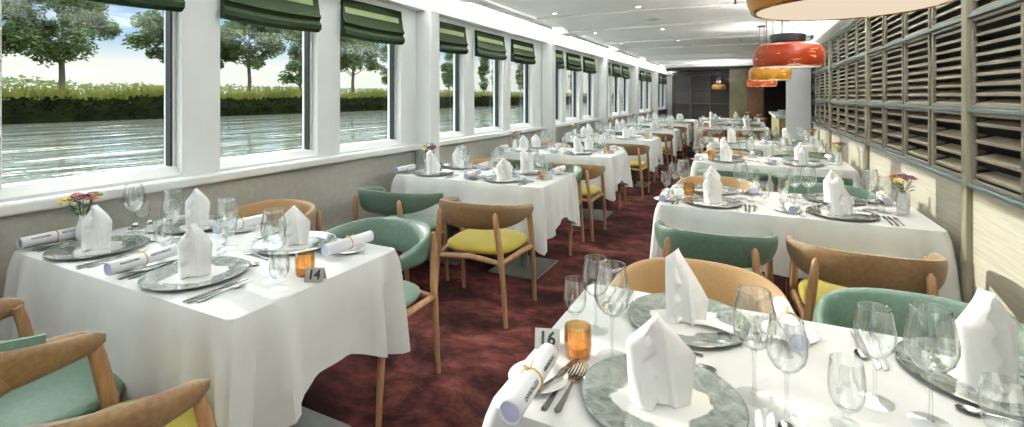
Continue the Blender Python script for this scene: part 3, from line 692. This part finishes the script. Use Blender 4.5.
def text_mesh(txt, size, bold=0.0):
    cu = bpy.data.curves.new('t', 'FONT'); cu.body = txt; cu.size = size; cu.align_x = 'CENTER'; cu.align_y = 'CENTER'; cu.offset = bold; cu.resolution_u = 2
    ob = bpy.data.objects.new('t', cu); COL.objects.link(ob)
    dg = bpy.context.evaluated_depsgraph_get(); me = bpy.data.meshes.new_from_object(ob.evaluated_get(dg))
    bpy.data.objects.remove(ob); bpy.data.curves.remove(cu); return me
def scroll_proto(flip):
    r = empty('rolled_menu'); R_ = .0245; L_ = .245
    # spiral sheet, axis along y
    mb = MB(); n = 60; vs = []; fs = []
    for i in range(n + 1):
        a = 2 * PI * 1.5 * i / n - .6; rr = R_ - .0035 * (1 - i / n)
        for y in (-L_ / 2, L_ / 2): vs.append((rr * math.cos(a), y, R_ + rr * math.sin(a)))
    for i in range(n): fs.append((2 * i, 2 * i + 1, 2 * i + 3, 2 * i + 2))
    mb.add(vs, fs); sheet = mb.build('sheet', M['paper'], r, solid=.0006)
    mb = MB()
    vs = []; m = 32
    for y, k in ((-L_ / 2 + .002, 0), (L_ / 2 - .002, 0)):
        for i in range(m): a = 2 * PI * i / m; vs.append(((R_ - .0045) * math.cos(a), y, R_ + (R_ - .0045) * math.sin(a)))
    mb.add(vs, [(i, (i + 1) % m, m + (i + 1) % m, m + i) for i in range(m)] + [tuple(range(m)), tuple(m + i for i in range(m))])
    mb.build('inner_roll', M['paper_in'], r)
    for wd, yc in (('PANORAMA', -.058), ('RESTAURANT', .055)):
        me = text_mesh(wd, .0125, .0003)
        for v in me.vertices:
            x_, y_ = v.co.x, v.co.y
            if flip: al = -y_ / R_; yy = -(x_ + yc)
            else: al = y_ / R_; yy = x_ + yc
            ang = (.55 if not flip else .55) + al
            v.co = ((R_ + .0009) * math.cos(ang), yy, R_ + (R_ + .0009) * math.sin(ang))
        me.materials.append(M['ink']); o = bpy.data.objects.new('printed_name', me); COL.objects.link(o); o.parent = sheet
    mb = MB(); pts = [((R_ + .002) * math.cos(2 * PI * i / 24), .002 * math.sin(3 * i), R_ + (R_ + .002) * math.sin(2 * PI * i / 24)) for i in range(25)]
    mb.tube(pts, .0022, 6); 
    for s in (-1, 1): mb.tube([(-.004, 0, 2 * R_ + .002), (-.008 + s * .006, s * .014, 2 * R_ + .012), (-.006, s * .020, 2 * R_ + .006), (-.002, s * .004, 2 * R_ + .002)], .0018, 6)
    mb.build('raffia_tie', M['raffia'], r)
    return Proto(r)
SCROLL = scroll_proto(False); SCROLL_F = scroll_proto(True)
for pr in (SCROLL, SCROLL_F):  # no second proto without a use
    pass

def fork_proto():
    r = empty('fork'); mb = MB(); L_ = .19
    def strip(pts, th=.0018):
        vs = []; 
        for (x0, x1, y, z) in pts: vs += [(x0, y, z), (x1, y, z), (x1, y, z + th), (x0, y, z + th)]
        fs = [(0, 1, 2, 3), tuple(4 * (len(pts) - 1) + k for k in (3, 2, 1, 0))]
        for i in range(len(pts) - 1):
            for k in range(4): fs.append((4 * i + k, 4 * i + (k + 1) % 4, 4 * i + 4 + (k + 1) % 4, 4 * i + 4 + k))
        mb.add(vs, fs)
    strip([(-.004, .004, -.095, .001), (-.0075, .0075, -.088, .0012), (-.006, .006, -.05, .003), (-.003, .003, 0, .007), (-.003, .003, .02, .008), (-.010, .010, .038, .005), (-.0125, .0125, .05, .003)])
    for k in range(4):
        x = -.0108 + .0072 * k
        strip([(x - .0018, x + .0018, .049, .003), (x - .0016, x + .0016, .07, .0035), (x - .0010, x + .0010, .095, .010)])
    o = mb.build('silverware', M['steel'], r, ang=40); return Proto(o_only(o, r, 'fork'))
def o_only(o, r, name):
    o.parent = None; bpy.data.objects.remove(r); o.name = name; return o
FORK = fork_proto()
def knife_proto():
    r = empty('knife_group')
    mb = MB(); pts = [(-.004, .004, -.11, .0045), (-.006, .006, -.10, .005), (-.005, .005, -.02, .005), (-.004, .004, .0, .004)]
    vs = []
    for (x0, x1, y, h) in pts: vs += [(x0, y, .0), (x1, y, .0), (x1, y, h), (x0, y, h)]
    fs = [(0, 1, 2, 3), (15, 14, 13, 12)] + [(4 * i + k, 4 * i + (k + 1) % 4, 4 * i + 4 + (k + 1) % 4, 4 * i + 4 + k) for i in range(3) for k in range(4)]
    mb.add(vs, fs); mb.build('handle', M['steel'], r, bevel=.001)
    mb = MB(); out = [(-.003, 0), (-.004, .02), (-.009, .04), (-.009, .09), (-.004, .108), (.005, .115), (.006, .02), (.003, 0)]
    vs = [(x, y, .001) for x, y in out] + [(x, y, .0024) for x, y in out]; n = len(out)
    mb.add(vs, [tuple(range(n)), tuple(range(2 * n - 1, n - 1, -1))] + [(i, (i + 1) % n, n + (i + 1) % n, n + i) for i in range(n)]); mb.build('blade', M['steel'], r, smooth=False)
    r.name = 'table_knife'; return Proto(r)
KNIFE = knife_proto()
def spoon_proto():
    mb = MB(); mb.tube([(0, -.085, .002), (0, -.05, .003), (0, 0, .007), (0, .035, .006)], [.0045, .0038, .0024, .003], 8)
    n = 18; vs = [(0, .06, .0012)]; 
    for k, s in ((0, .55), (1, 1.0)):
        for i in range(n): a = 2 * PI * i / n; vs.append((.0155 * s * math.cos(a), .06 + .025 * s * math.sin(a), .0025 + (.004 if k else 0)))
    fs = [(0, 1 + i, 1 + (i + 1) % n) for i in range(n)] + [(1 + i, 1 + n + i, 1 + n + (i + 1) % n, 1 + (i + 1) % n) for i in range(n)]
    mb.add(vs, fs); o = mb.build('spoon', M['steel'], ang=70); return Proto(o)
SPOON = spoon_proto()

def napkin_proto(kind):
    rnd = random.Random(kind * 5 + 1)
    mb = MB(); w, h, d = [(.060, .188, .034), (.068, .172, .030), (.062, .205, .038)][kind % 3]
    px = [-.20, -.12, -.45][kind % 3]; shl = [.62, .66, .86][kind % 3]; shr = [.60, .58, .34][kind % 3]; el = [.95, .95, .9][kind % 3]; er = [1.5, 1.05, 1.15][kind % 3]
    NZ, NX = 30, 40
    def lx(z):
        if z < shl: return -1.0 + .10 * (1 - z / shl) + (.03 if kind == 0 else 0)
        return -1.0 + (px + 1.0) * ((z - shl) / (1 - shl)) ** el
    def rx(z):
        if z < shr: return 1.0 - .16 * (1 - z / shr)
        return 1.0 + (px - 1.0) * ((z - shr) / (1 - shr)) ** er
    vs = []; fs = []
    for j in range(NZ + 1):
        z = j / NZ; a, b = lx(z), rx(z)
        if b - a < .02: a, b = px - .01, px + .01
        ring = []
        for i in range(NX * 2):
            t = (i / NX) if i < NX else 2 - i / NX
            front = i < NX
            x = a + (b - a) * t
            bulge = (1 - (2 * t - 1) ** 2) ** .6 * (.50 + .5 * (1 - z) ** .7)
            y = -d * bulge if front else d * .75 * bulge
            if front:
                # an overlapping folded edge with a ripple, and a soft crease
                e = -.30 + (.13 * math.sin(z * 21 + kind) + .05 * math.sin(z * 47)) * (1 - .5 * z)
                y += .013 * math.tanh((x - e) * 26) * (1 - z * .6) - .004
                y += .004 * math.sin(x * 5 + z * 4 + kind)
                y -= .009 * math.exp(-((x - .40 + .35 * z) / .07) ** 2) * (1 - z)
            ring.append((x * w, y, z * h))
        vs += ring
    n = NX * 2
    for j in range(NZ):
        for i in range(n): fs.append((j * n + i, j * n + (i + 1) % n, (j + 1) * n + (i + 1) % n, (j + 1) * n + i))
    fs.append(tuple(range(n))); fs.append(tuple(NZ * n + i for i in range(n)))
    mb.add(vs, fs)
    if kind == 2:   # spread tail lying on the plate
        vs = []; fs = []; A, B = 14, 8
        for i in range(A + 1):
            for j in range(B + 1):
                u = i / A; v = j / B - .5
                x = -.05 + .19 * u + .01 * math.sin(v * 9); y = .012 - .028 * u + v * (.085 - .05 * u)
                z = .006 + .016 * (1 - u) ** 2 * (1 - 4 * v * v) + .004 * math.sin(u * 7 + v * 5) + .004
                vs.append((x, y, z))
        for i in range(A):
            for j in range(B): k = i * (B + 1) + j; fs.append((k, k + 1, k + B + 2, k + B + 1))
        mb.add(vs, fs)
        mb.add([(x, y, z - .003) for x, y, z in vs], [f[::-1] for f in fs])
    if kind != 2:
        pass
    o = mb.build('folded_napkin', M['napkin'], ang=75); return Proto(o)
NAP = [napkin_proto(k) for k in range(3)]

def votive_proto():
    r = empty('votive_holder')
    def wob(a, z): return 1 + .045 * math.cos(9 * a + z * 110) * math.cos(9 * a - z * 110)
    mb = MB(); mb.lathe([(0, 0), (.027, 0), (.032, .006), (.034, .03), (.034, .065), (.0325, .082), (.030, .082), (.031, .06), (.031, .03), (.028, .010), (0, .008)], 60, wob=wob); mb.build('cup', M['amber'], r, ang=70)
    mb = MB(); mb.lathe([(0, .009), (.022, .009), (.022, .03), (0, .03)], 20); mb.build('candle', mat('votive_wax', lin(236, 214, 170), None, .5), r)
    return Proto(r)
VOTIVE = votive_proto()
def sign_proto(num):
    r = empty('number_sign'); mb = MB(); w, h, d = .033, .046, .02
    t = .0012
    mb.add([(-w, -d, 0), (w, -d, 0), (w, 0, h), (-w, 0, h)], [(0, 1, 2, 3)]); mb.add([(-w, d, 0), (w, d, 0), (w, 0, h), (-w, 0, h)], [(0, 3, 2, 1)])
    card = mb.build('tent_card', M['sign'], r, smooth=False, solid=t)
    if num:
        me = text_mesh(num, .046, .0014); me.materials.append(M['ink']); o = bpy.data.objects.new('numerals', me); COL.objects.link(o); o.parent = card
        o.location = (0, -d / 2 - .0014, h / 2 + .0005); o.rotation_euler = (math.atan2(h, d), 0, 0)
    return Proto(r)
SIGN = {'16': sign_proto('16'), '14': sign_proto('14'), '': sign_proto('')}
def shaker_proto():
    r = empty('salt_shaker'); mb = MB(); mb.lathe([(0, 0), (.016, 0), (.018, .01), (.014, .045), (0, .045)], 16); mb.build('jar', M['glass_thick'], r)
    mb = MB(); mb.lathe([(.0145, .045), (.015, .058), (.008, .064), (0, .064)], 16); mb.build('lid', M['steel'], r); return Proto(r)
SHAKER = shaker_proto()
def vase_proto():
    r = MB(); r.lathe([(0, 0), (.026, 0), (.030, .012), (.031, .05), (.024, .085), (.0175, .10), (.019, .118), (.0175, .118), (.0155, .101), (.021, .085), (.028, .05), (.027, .014), (0, .008)], 28)
    return Proto(r.build('bud_vase', M['china'], ang=70))
VASE = vase_proto()
def flower_proto(kind, m):
    r = empty('flower'); rnd = random.Random(kind)
    H = [.180, .172, .182, .190][kind]; lean = [(-.022, -.022), (-.030, -.050), (.045, .015), (.008, .040)][kind]
    mb = MB(); mb.tube([(0, 0, 0), (lean[0] * .2, lean[1] * .2, H * .5), (lean[0], lean[1], H)], .0016, 6)
    for k in range(3):
        z = H * (.6 + .12 * k); a = rnd.uniform(0, 6.28); x, y = lean[0] * .6, lean[1] * .6
        mb.add([(x, y, z), (x + .014 * math.cos(a + .4), y + .014 * math.sin(a + .4), z + .012), (x + .034 * math.cos(a), y + .034 * math.sin(a), z + .016), (x + .014 * math.cos(a - .4), y + .014 * math.sin(a - .4), z + .012)], [(0, 1, 2, 3)])
    mb.build('stem', M['stem'], r)
    mb = MB()
    if kind == 2:
        for ring, (nn, rr, dz) in enumerate(((16, .034, 0), (12, .024, .007), (8, .014, .012))):
            for k in range(nn):
                a = 2 * PI * k / nn + ring; c, s = math.cos(a), math.sin(a); b = .005
                mb.add([(lean[0], lean[1], H + dz), (lean[0] + c * rr * .6 - s * b, lean[1] + s * rr * .6 + c * b, H + dz + .004), (lean[0] + c * rr, lean[1] + s * rr, H + dz), (lean[0] + c * rr * .6 + s * b, lean[1] + s * rr * .6 - c * b, H + dz + .004)], [(0, 1, 2, 3)])
        mb.sphere((lean[0], lean[1], H + .008), .008, 1)
    else:
        R_ = [.034, .036, 0, .028][kind]
        for k in range([36, 56, 0, 34][kind]):
            a = rnd.uniform(0, 6.28); q = R_ * math.sqrt(rnd.random()); z = .014 * (1 - (q / R_) ** 2) + rnd.uniform(-.003, .004)
            mb.sphere((lean[0] + q * math.cos(a), lean[1] + q * math.sin(a), H + z), rnd.uniform(.004, .007), 1)
    mb.build('blossom', m, r); return Proto(r)
FLOW = [flower_proto(0, M['fl_purple']), flower_proto(1, M['fl_yellow']), flower_proto(2, M['fl_orange']), flower_proto(3, M['fl_green'])]
fl_words = ['purple blossom', 'pale yellow blossom', 'orange daisy', 'green sprig']

GLASSPOS = {('16', 0): [(.012, 1.202), (.072, 1.152), (.180, 1.180)], ('16', 2): [(-.314, 1.226), (-.392, 1.348), (-.456, 1.351)],
            ('16', 3): [(.336, 1.262), (.250, 1.300), (.43, 1.22)], ('16', 1): [(.56, 1.19), (.62, 1.14), (.70, 1.16)],
            ('14', 1): [(-1.63, 1.255), (-1.555, 1.20), (-1.465, 1.15)]}
# ------------------------------------------------------------------ laying the tables
def lay(cx, yf, W, D, row, nm, seats_f, seats_b, cf, cb, detail, num='', seed=0, rz=0, skip=()):
    """nm: phrase naming the table; row 'L' has its aisle to the right, 'R' to the left"""
    cy = yf + D / 2
    rt = make_table(W, D) if (W, D) not in tables else None
    if rt is not None: tables[(W, D)] = rt; rt.location = (cx, cy, 0)
    else: rt = copy_tree(tables[(W, D)], (cx, cy, 0))
    tag(rt, 'pedestal dining table, ' + nm, 'table', 'dining tables')
    cl = make_cloth(W, D, seed); cl.location = (cx, cy, TH); tag(cl, 'white tablecloth draped over ' + nm, 'tablecloth', 'white tablecloths')
    outer = 'window' if row == 'L' else 'louvre'
    side = lambda i: ((outer if i == 0 else 'aisle') if row == 'L' else ('aisle' if i == 0 else outer)) + ' side'
    seats = [(cx + sx, yf, 1, 'near ' + side(i)) for i, sx in enumerate(seats_f)] + [(cx + sx, yf + D, -1, 'far ' + side(i)) for i, sx in enumerate(seats_b)]
    for k, (sx, sy, s, sn) in enumerate(seats):
        rr = 0 if s == 1 else PI
        def at(a, b): return (sx + a * s, sy + b * s)
        L_ = ' at the %s seat, %s' % (sn, nm)
        jr = random.Random(seed * 17 + k); j = lambda q=.008: jr.uniform(-q, q)
        x, y = at(j(), .168); PLATE.put(x, y, ZP, jr.uniform(0, 6), 'grey marbled charger plate' + L_, 'plate', 'grey marbled charger plates')
        kind = (k * 2 + seed) % 3
        nr = jr.uniform(-.35, .35) + .35
        if num == '16': kind = {0: 1, 1: 0, 2: 2, 3: 1}[k]; nr = {0: .15, 1: .2, 2: -.15, 3: .6}[k]
        if num == '14': kind = {0: 0, 1: 0, 2: 0, 3: 2}[k] if k < 3 else 1; nr = .5
        nap = NAP[kind].put(x, y, ZP + .0062, nr, 'folded white standing napkin' + L_, 'napkin', 'folded white napkins')
        if num == '16': q = {0: 1.08, 1: 1.0, 2: 1.0, 3: 1.32}[k]; nap.scale = (q, q, min(q, 1.2))
        if detail >= 1:
            gp = GLASSPOS.get((num, k), [at(.16 + j(), .385 + j()), at(.232 + j(), .335 + j()), at(.292 + j(), .285 + j())])
            x, y = gp[0]; G_RED.put(x, y, ZP, j(1), 'large empty wine glass' + L_, 'wine glass', 'wine glasses')
            x, y = gp[1]; G_WHITE.put(x, y, ZP, j(1), 'smaller empty wine glass' + L_, 'wine glass', 'wine glasses')
            x, y = gp[2]; G_WATER.put(x, y, ZP, j(1), 'short stemmed water glass' + L_, 'water glass', 'water glasses')
            x, y = at(-.272, .125); BREAD.put(x, y, ZP, 0, 'small white bread plate' + L_, 'bread plate', 'white bread plates')
            sr = (.06 if s == 1 else PI + .0) + j(.10)
            if num == '16': SCROLL_F.put(x + (.010 if s == 1 else 0), y - (.062 if s == 1 else 0), ZP + .0078 + .003, 0.05 if s == 1 else .12, 'rolled menu tied with raffia' + L_, 'menu', 'rolled menus')
            else: SCROLL.put(x, y, ZP + .0078 + .003, sr, 'rolled menu tied with raffia' + L_, 'menu', 'rolled menus')
        if detail >= 2:
            for q, (fx, fy, pr, nm_) in enumerate(((-.192, .125, FORK, 'inner dinner fork'), (-.216, .115, FORK, 'outer starter fork'), (.194, .12, KNIFE, 'inner dinner knife'), (.217, .115, KNIFE, 'outer starter knife'), (.240, .115, SPOON, 'soup spoon'))):
                x, y = at(fx + j(.003), fy + j(.006)); pr.put(x, y, ZP, rr + j(.05), nm_ + L_, nm_.split()[-1], nm_.split()[-1] + 's on the tables')
            x, y = at(.02, .348); SPOON.put(x, y, ZP, rr - PI / 2 * 1 - .1, 'small dessert spoon' + L_, 'spoon', 'spoons on the tables')
            x, y = at(-.232, .118); KNIFE.put(x, y, ZP + .0132, rr - .22, 'bread plate knife' + L_, 'knife', 'knifes on the tables')
    d = -1 if row == 'L' else 1          # towards the outer wall
    vx = cx + d * (W / 2 - .09); vy = yf + .34 if num != '' else cy
    if num == '14': vx, vy = -2.78, 1.14
    VASE.put(vx, vy, ZP, 0, 'slim white bud vase on ' + nm, 'vase', 'bud vases')
    for q in range(4):
        FLOW[q].put(vx + .003 * math.cos(q * 1.6), vy + .003 * math.sin(q * 1.6), ZP + .012, 0, '%s in the vase on %s' % (fl_words[q], nm), 'flower', 'flowers in bud vases')
        if q < 3 and detail >= 1: FLOW[(q * 2) % 4].put(vx - .003 * math.cos(q * 1.6), vy - .003 * math.sin(q * 1.6), ZP + .022, 1.9 + q, 'extra %s low in the vase on %s' % (fl_words[(q * 2) % 4], nm), 'flower', 'flowers in bud vases')
    ax = cx - d * (W / 2 - .13)
    if num == '16': VOTIVE.put(-.392, 1.185, ZP, 0, 'amber glass votive holder on ' + nm, 'candle holder', 'votive holders'); SIGN['16'].put(-.484, 1.205, ZP, .32, 'metal table sign reading 16 on table 16', 'table sign', 'table signs')
    elif num == '14': VOTIVE.put(-1.492, 1.282, ZP, 0, 'amber glass votive holder on ' + nm, 'candle holder', 'votive holders'); SIGN['14'].put(-1.415, 1.262, ZP, .45, 'metal table sign reading 14 on table 14', 'table sign', 'table signs')
    elif detail >= 1:
        VOTIVE.put(ax + d * .02, cy + .0, ZP, 0, 'amber glass votive holder on ' + nm, 'candle holder', 'votive holders')
        SIGN[''].put(ax - d * .05, cy - .04, ZP, .4, 'small tent sign on ' + nm, 'table sign', 'table signs')
    if detail >= 1:
        SHAKER.put(cx + d * .50, cy - .03, ZP, 0, 'glass salt shaker on ' + nm, 'shaker', 'shakers'); SHAKER.put(cx + d * .50, cy + .03, ZP, 0, 'glass pepper shaker on ' + nm, 'shaker', 'shakers')
    for i, c in enumerate(cf):
        if c: chair(c[0], cx + c[1], yf - c[2], c[3], 'near %s of %s' % (side(i), nm))
    for i, c in enumerate(cb):
        if c: chair(c[0], cx + c[1], yf + D + c[2], PI + c[3], 'far %s of %s' % (side(i), nm))
tables = {}
W_, D_ = 1.44, .76
SF, SB = (-.40, .29), (-.42, .30)
def std(cx, yf, row, nm, detail, seed, cf=None, cb=None, num='', SF=SF, SB=SB, W_=W_):
    if row == 'R': W_ = 1.40; cx -= .008
    cf = cf if cf is not None else (('green', -.32, .34, 0), ('tan', .44, .39, .05))
    cb = cb if cb is not None else (('gold', -.42, .24, 0), ('green', .34, .24, 0))
    lay(cx, yf, W_, D_, row, nm, SF, SB, cf, cb, detail, num, seed)
std(-2.135, .93, 'L', 'table 14 by the window', 2, 1, cf=(('twotone', .035, .25, .0), ('tan', .575, .26, .0)), cb=(('gold', -.48, .20, 0), ('green', .435, .12, -.05)), num='14', SF=(-.42, .29), SB=(-.41, .31), W_=1.48)
std(-2.045, 3.28, 'L', 'second window table', 2, 2, W_=1.36)
std(-2.08, 5.24, 'L', 'third window table', 1, 3)
std(-2.03, 7.50, 'L', 'fourth window table', 1, 4)
std(-2.00, 9.75, 'L', 'fifth window table', 1, 5)
std(-2.00, 12.0, 'L', 'sixth window table', 1, 6)
std(-2.05, 14.2, 'L', 'seventh window table', 0, 7)
std(.20, .925, 'R', 'table 16 in the foreground', 2, 8, cf=(None, None), cb=(('gold', -.36, .12, 0), ('green', .30, .09, 0)), num='16', SF=(-.365, .33), SB=(-.36, .31))
std(.20, 3.10, 'R', 'second table by the louvres', 2, 9, cf=(('green', -.36, .26, 0), ('tan', .29, .30, -.05)))
std(.20, 5.30, 'R', 'third table by the louvres', 1, 10, cf=(('green', -.33, .26, 0), ('green', .31, .26, 0)))
std(.20, 7.50, 'R', 'fourth table by the louvres', 1, 11)
std(-.30, 11.2, 'R', 'middle table beyond the lamps', 1, 12, cf=(('tan', -.33, .26, 0), ('tan', .31, .26, 0)))
std(-.35, 13.6, 'R', 'farther middle table', 0, 13)
std(-.60, 15.7, 'R', 'farthest middle table', 0, 14)

# sheets never used are dropped
for pr in (SCROLL, SCROLL_F, G_RED, NAP[0], NAP[1], NAP[2], *SIGN.values()):
    if not pr.used:
        for c in list(pr.o.children_recursive): bpy.data.objects.remove(c)
        bpy.data.objects.remove(pr.o)

# ------------------------------------------------------------------ outside: river, bank, trees
ZW = -.8; XB = -53.0
def grid(x0, x1, y0, y1, nx, ny, zf):
    mb = MB(); vs = []; fs = []
    for i in range(nx + 1):
        for j in range(ny + 1):
            x = x0 + (x1 - x0) * i / nx; y = y0 + (y1 - y0) * j / ny; vs.append((x, y, zf(x, y)))
    for i in range(nx):
        for j in range(ny): k = i * (ny + 1) + j; fs.append((k, k + 1, k + ny + 2, k + ny + 1))
    mb.add(vs, fs); return mb
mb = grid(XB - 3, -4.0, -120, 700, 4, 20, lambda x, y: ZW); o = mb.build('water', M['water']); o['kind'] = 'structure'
mb = grid(-900, XB - 1, -200, 1400, 30, 60, lambda x, y: ZW + (1.6 if x < XB - 3 else -.3)); o = mb.build('ground', M['field']); o['kind'] = 'structure'
def bank_top(y): return .55 * noise.noise(Vector((y * .12, 0, 0))) + .25 * noise.noise(Vector((y * .6, 3, 0)))
rnd = random.Random(3)
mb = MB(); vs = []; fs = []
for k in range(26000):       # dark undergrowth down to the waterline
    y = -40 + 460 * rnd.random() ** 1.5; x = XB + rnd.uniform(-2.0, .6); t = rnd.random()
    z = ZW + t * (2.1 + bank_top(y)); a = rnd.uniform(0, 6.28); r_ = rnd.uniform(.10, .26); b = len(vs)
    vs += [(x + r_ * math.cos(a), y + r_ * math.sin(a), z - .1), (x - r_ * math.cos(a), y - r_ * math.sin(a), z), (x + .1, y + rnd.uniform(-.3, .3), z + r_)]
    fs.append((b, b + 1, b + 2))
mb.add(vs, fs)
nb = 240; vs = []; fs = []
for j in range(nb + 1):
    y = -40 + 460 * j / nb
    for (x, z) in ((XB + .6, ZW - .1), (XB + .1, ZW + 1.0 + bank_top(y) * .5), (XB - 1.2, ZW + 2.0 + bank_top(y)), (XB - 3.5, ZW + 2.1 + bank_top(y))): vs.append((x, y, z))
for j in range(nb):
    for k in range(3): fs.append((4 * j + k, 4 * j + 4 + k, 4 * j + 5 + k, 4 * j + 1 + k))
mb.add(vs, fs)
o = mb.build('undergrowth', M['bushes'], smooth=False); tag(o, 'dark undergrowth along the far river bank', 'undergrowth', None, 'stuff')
mb = MB(); vs = []; fs = []
for k in range(14000):      # pale reeds over it
    y = -40 + 460 * rnd.random() ** 1.5; x = XB - 1.0 - rnd.random() * 5; z = ZW + 1.9 + bank_top(y); hgt = rnd.uniform(.7, 1.55) * (1 + .5 * noise.noise(Vector((y * .1, 7, 0))))
    w = .10 + rnd.random() * .1; l = rnd.uniform(-.35, .35); b = len(vs)
    vs += [(x, y - w, z), (x, y + w, z), (x + l * .3, y + l, z + hgt)]; fs.append((b, b + 1, b + 2))
mb.add(vs, fs); o = mb.build('reeds', M['reed'], smooth=False); tag(o, 'pale yellow green reeds on top of the far river bank', 'reeds', None, 'stuff')
# distant tree line
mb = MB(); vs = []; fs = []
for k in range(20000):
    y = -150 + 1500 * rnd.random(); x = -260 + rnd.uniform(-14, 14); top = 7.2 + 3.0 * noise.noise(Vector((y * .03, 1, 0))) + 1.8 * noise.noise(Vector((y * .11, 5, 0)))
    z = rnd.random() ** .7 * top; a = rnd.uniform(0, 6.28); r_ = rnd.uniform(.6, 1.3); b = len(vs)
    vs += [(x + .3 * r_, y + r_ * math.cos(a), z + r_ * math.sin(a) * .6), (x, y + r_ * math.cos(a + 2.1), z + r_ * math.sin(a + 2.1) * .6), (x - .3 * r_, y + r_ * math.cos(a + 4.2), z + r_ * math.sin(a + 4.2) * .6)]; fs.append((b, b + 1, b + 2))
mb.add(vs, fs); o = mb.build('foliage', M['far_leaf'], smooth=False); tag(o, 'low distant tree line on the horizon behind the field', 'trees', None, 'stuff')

def cam_ray(u):
    th = math.atan((VX - 512) / F); s, c = math.sin(th), math.cos(th); L = (u - 512) / F
    return Vector((-s + L * c, c + L * s, 0))      # per unit of depth
def tree(u, dist_x, v_top, v_low, wpx, label, seed, n=5200, leaf=.26, narrow=False, flat=1.0):
    rnd = random.Random(seed); d = cam_ray(u); Dp = dist_x / -d.x
    x, y = d.x * Dp, d.y * Dp
    zt = CAMH + (VY - v_top) * Dp / F; zl = CAMH + (VY - v_low) * Dp / F
    stretch = math.sqrt(1 + ((u - 512) / F) ** 2); R_ = wpx * Dp / F / 2 / stretch
    zg = ZW + 1.6
    r = empty('tree', (x, y, zg), rnd.uniform(0, 6), label, 'tree', 'trees beyond the river')
    H = zt - zg; zc0 = zl - zg
    mb = MB(); tr = .035 * R_ + .10
    mb.tube([(0, 0, 0), (.1, 0, zc0 * .6), (0, .1, zc0), (.1, .1, H * .6), (0, 0, H * .88)], [tr * 1.3, tr, tr * .9, tr * .5, tr * .15], 10)
    cl = []
    nc = 44 if not narrow else 40
    for k in range(nc):
        a = rnd.uniform(0, 6.28); t = rnd.random()
        prof = math.sin(PI * (t * .86 + .10)) ** .55 if not narrow else math.sin(PI * (t * .9 + .08)) ** .8
        q = prof * R_ * (.35 + .55 * math.sqrt(rnd.random())) * (.6 if narrow else 1); z = zc0 + (H - zc0) * (.05 + .88 * t)
        c = Vector((q * math.cos(a), q * math.sin(a), z)); cl.append((c, R_ * rnd.uniform(.20, .34) * (1 if not narrow else 1.7)))
        if k % 2 == 0: z0 = max(zc0 * .8, z - q * .6); mb.tube([(0, 0, z0), (c.x * .5, c.y * .5, (z0 + z) / 2 + .1), tuple(c)], [tr * .35, tr * .2, tr * .06], 6)
    mb.build('trunk', M['bark'], r)
    vs = []; fs = []
    for k in range(n):
        c, cr = cl[k % nc]; v = Vector((rnd.gauss(0, 1), rnd.gauss(0, 1), rnd.gauss(0, .62))).normalized() * cr * (rnd.random() ** .45)
        p = c + v; a = Vector((rnd.gauss(0, 1), rnd.gauss(0, 1), rnd.gauss(0, .6))).normalized(); b = a.cross(Vector((rnd.gauss(0, 1), rnd.gauss(0, 1), rnd.gauss(0, 1)))).normalized()
        L_ = leaf * rnd.uniform(.7, 1.4); i0 = len(vs)
        vs += [p - a * L_, p + b * L_ * .42, p + a * L_, p - b * L_ * .42]; fs.append((i0, i0 + 1, i0 + 2, i0 + 3))
    mb = MB(); mb.add(vs, fs); mb.build('crown', M['leaf'], r, smooth=False)
tree(61, 68, -14, 60, 128, 'big spreading tree filling the first window', 1, n=15000, leaf=.24)
tree(176, 70, 8, 62, 84, 'second spreading tree at the right of the first window', 2, n=9000, leaf=.30)
tree(-30, 70, -10, 60, 110, 'spreading tree cut off by the left frame edge', 9, n=7000, leaf=.3)
tree(249, 70, 12, 66, 66, 'loose crowned tree in the middle of the second window', 3, n=8000, leaf=.30)
tree(300, 72, 22, 84, 56, 'bushy tree at the right of the second window', 4, n=7000, leaf=.3)
tree(215, 74, 30, 68, 36, 'tree half hidden by the pillar left of the second window', 5, n=4000, leaf=.3)
tree(353, 74, 34, 72, 60, 'dark rounded tree in the third window', 6, n=8000, leaf=.32)
tree(392, 80, 40, 84, 30, 'slim tree at the right edge of the third window', 7, n=3500, leaf=.3)
tree(449, 84, 40, 88, 20, 'upright poplar in the fourth window', 8, n=3500, narrow=True, leaf=.4)
tree(484, 86, 52, 90, 14, 'upright poplar in the fifth window', 10, n=2800, narrow=True, leaf=.4)
tree(496, 90, 56, 90, 12, 'slim poplar beside another in the fifth window', 11, n=2400, narrow=True, leaf=.4)
tree(521, 92, 50, 90, 14, 'upright poplar in the sixth window', 12, n=2600, narrow=True, leaf=.4)
tree(574, 96, 60, 92, 12, 'small far tree in the narrow windows beyond the piers', 13, n=2200, narrow=True, leaf=.5)
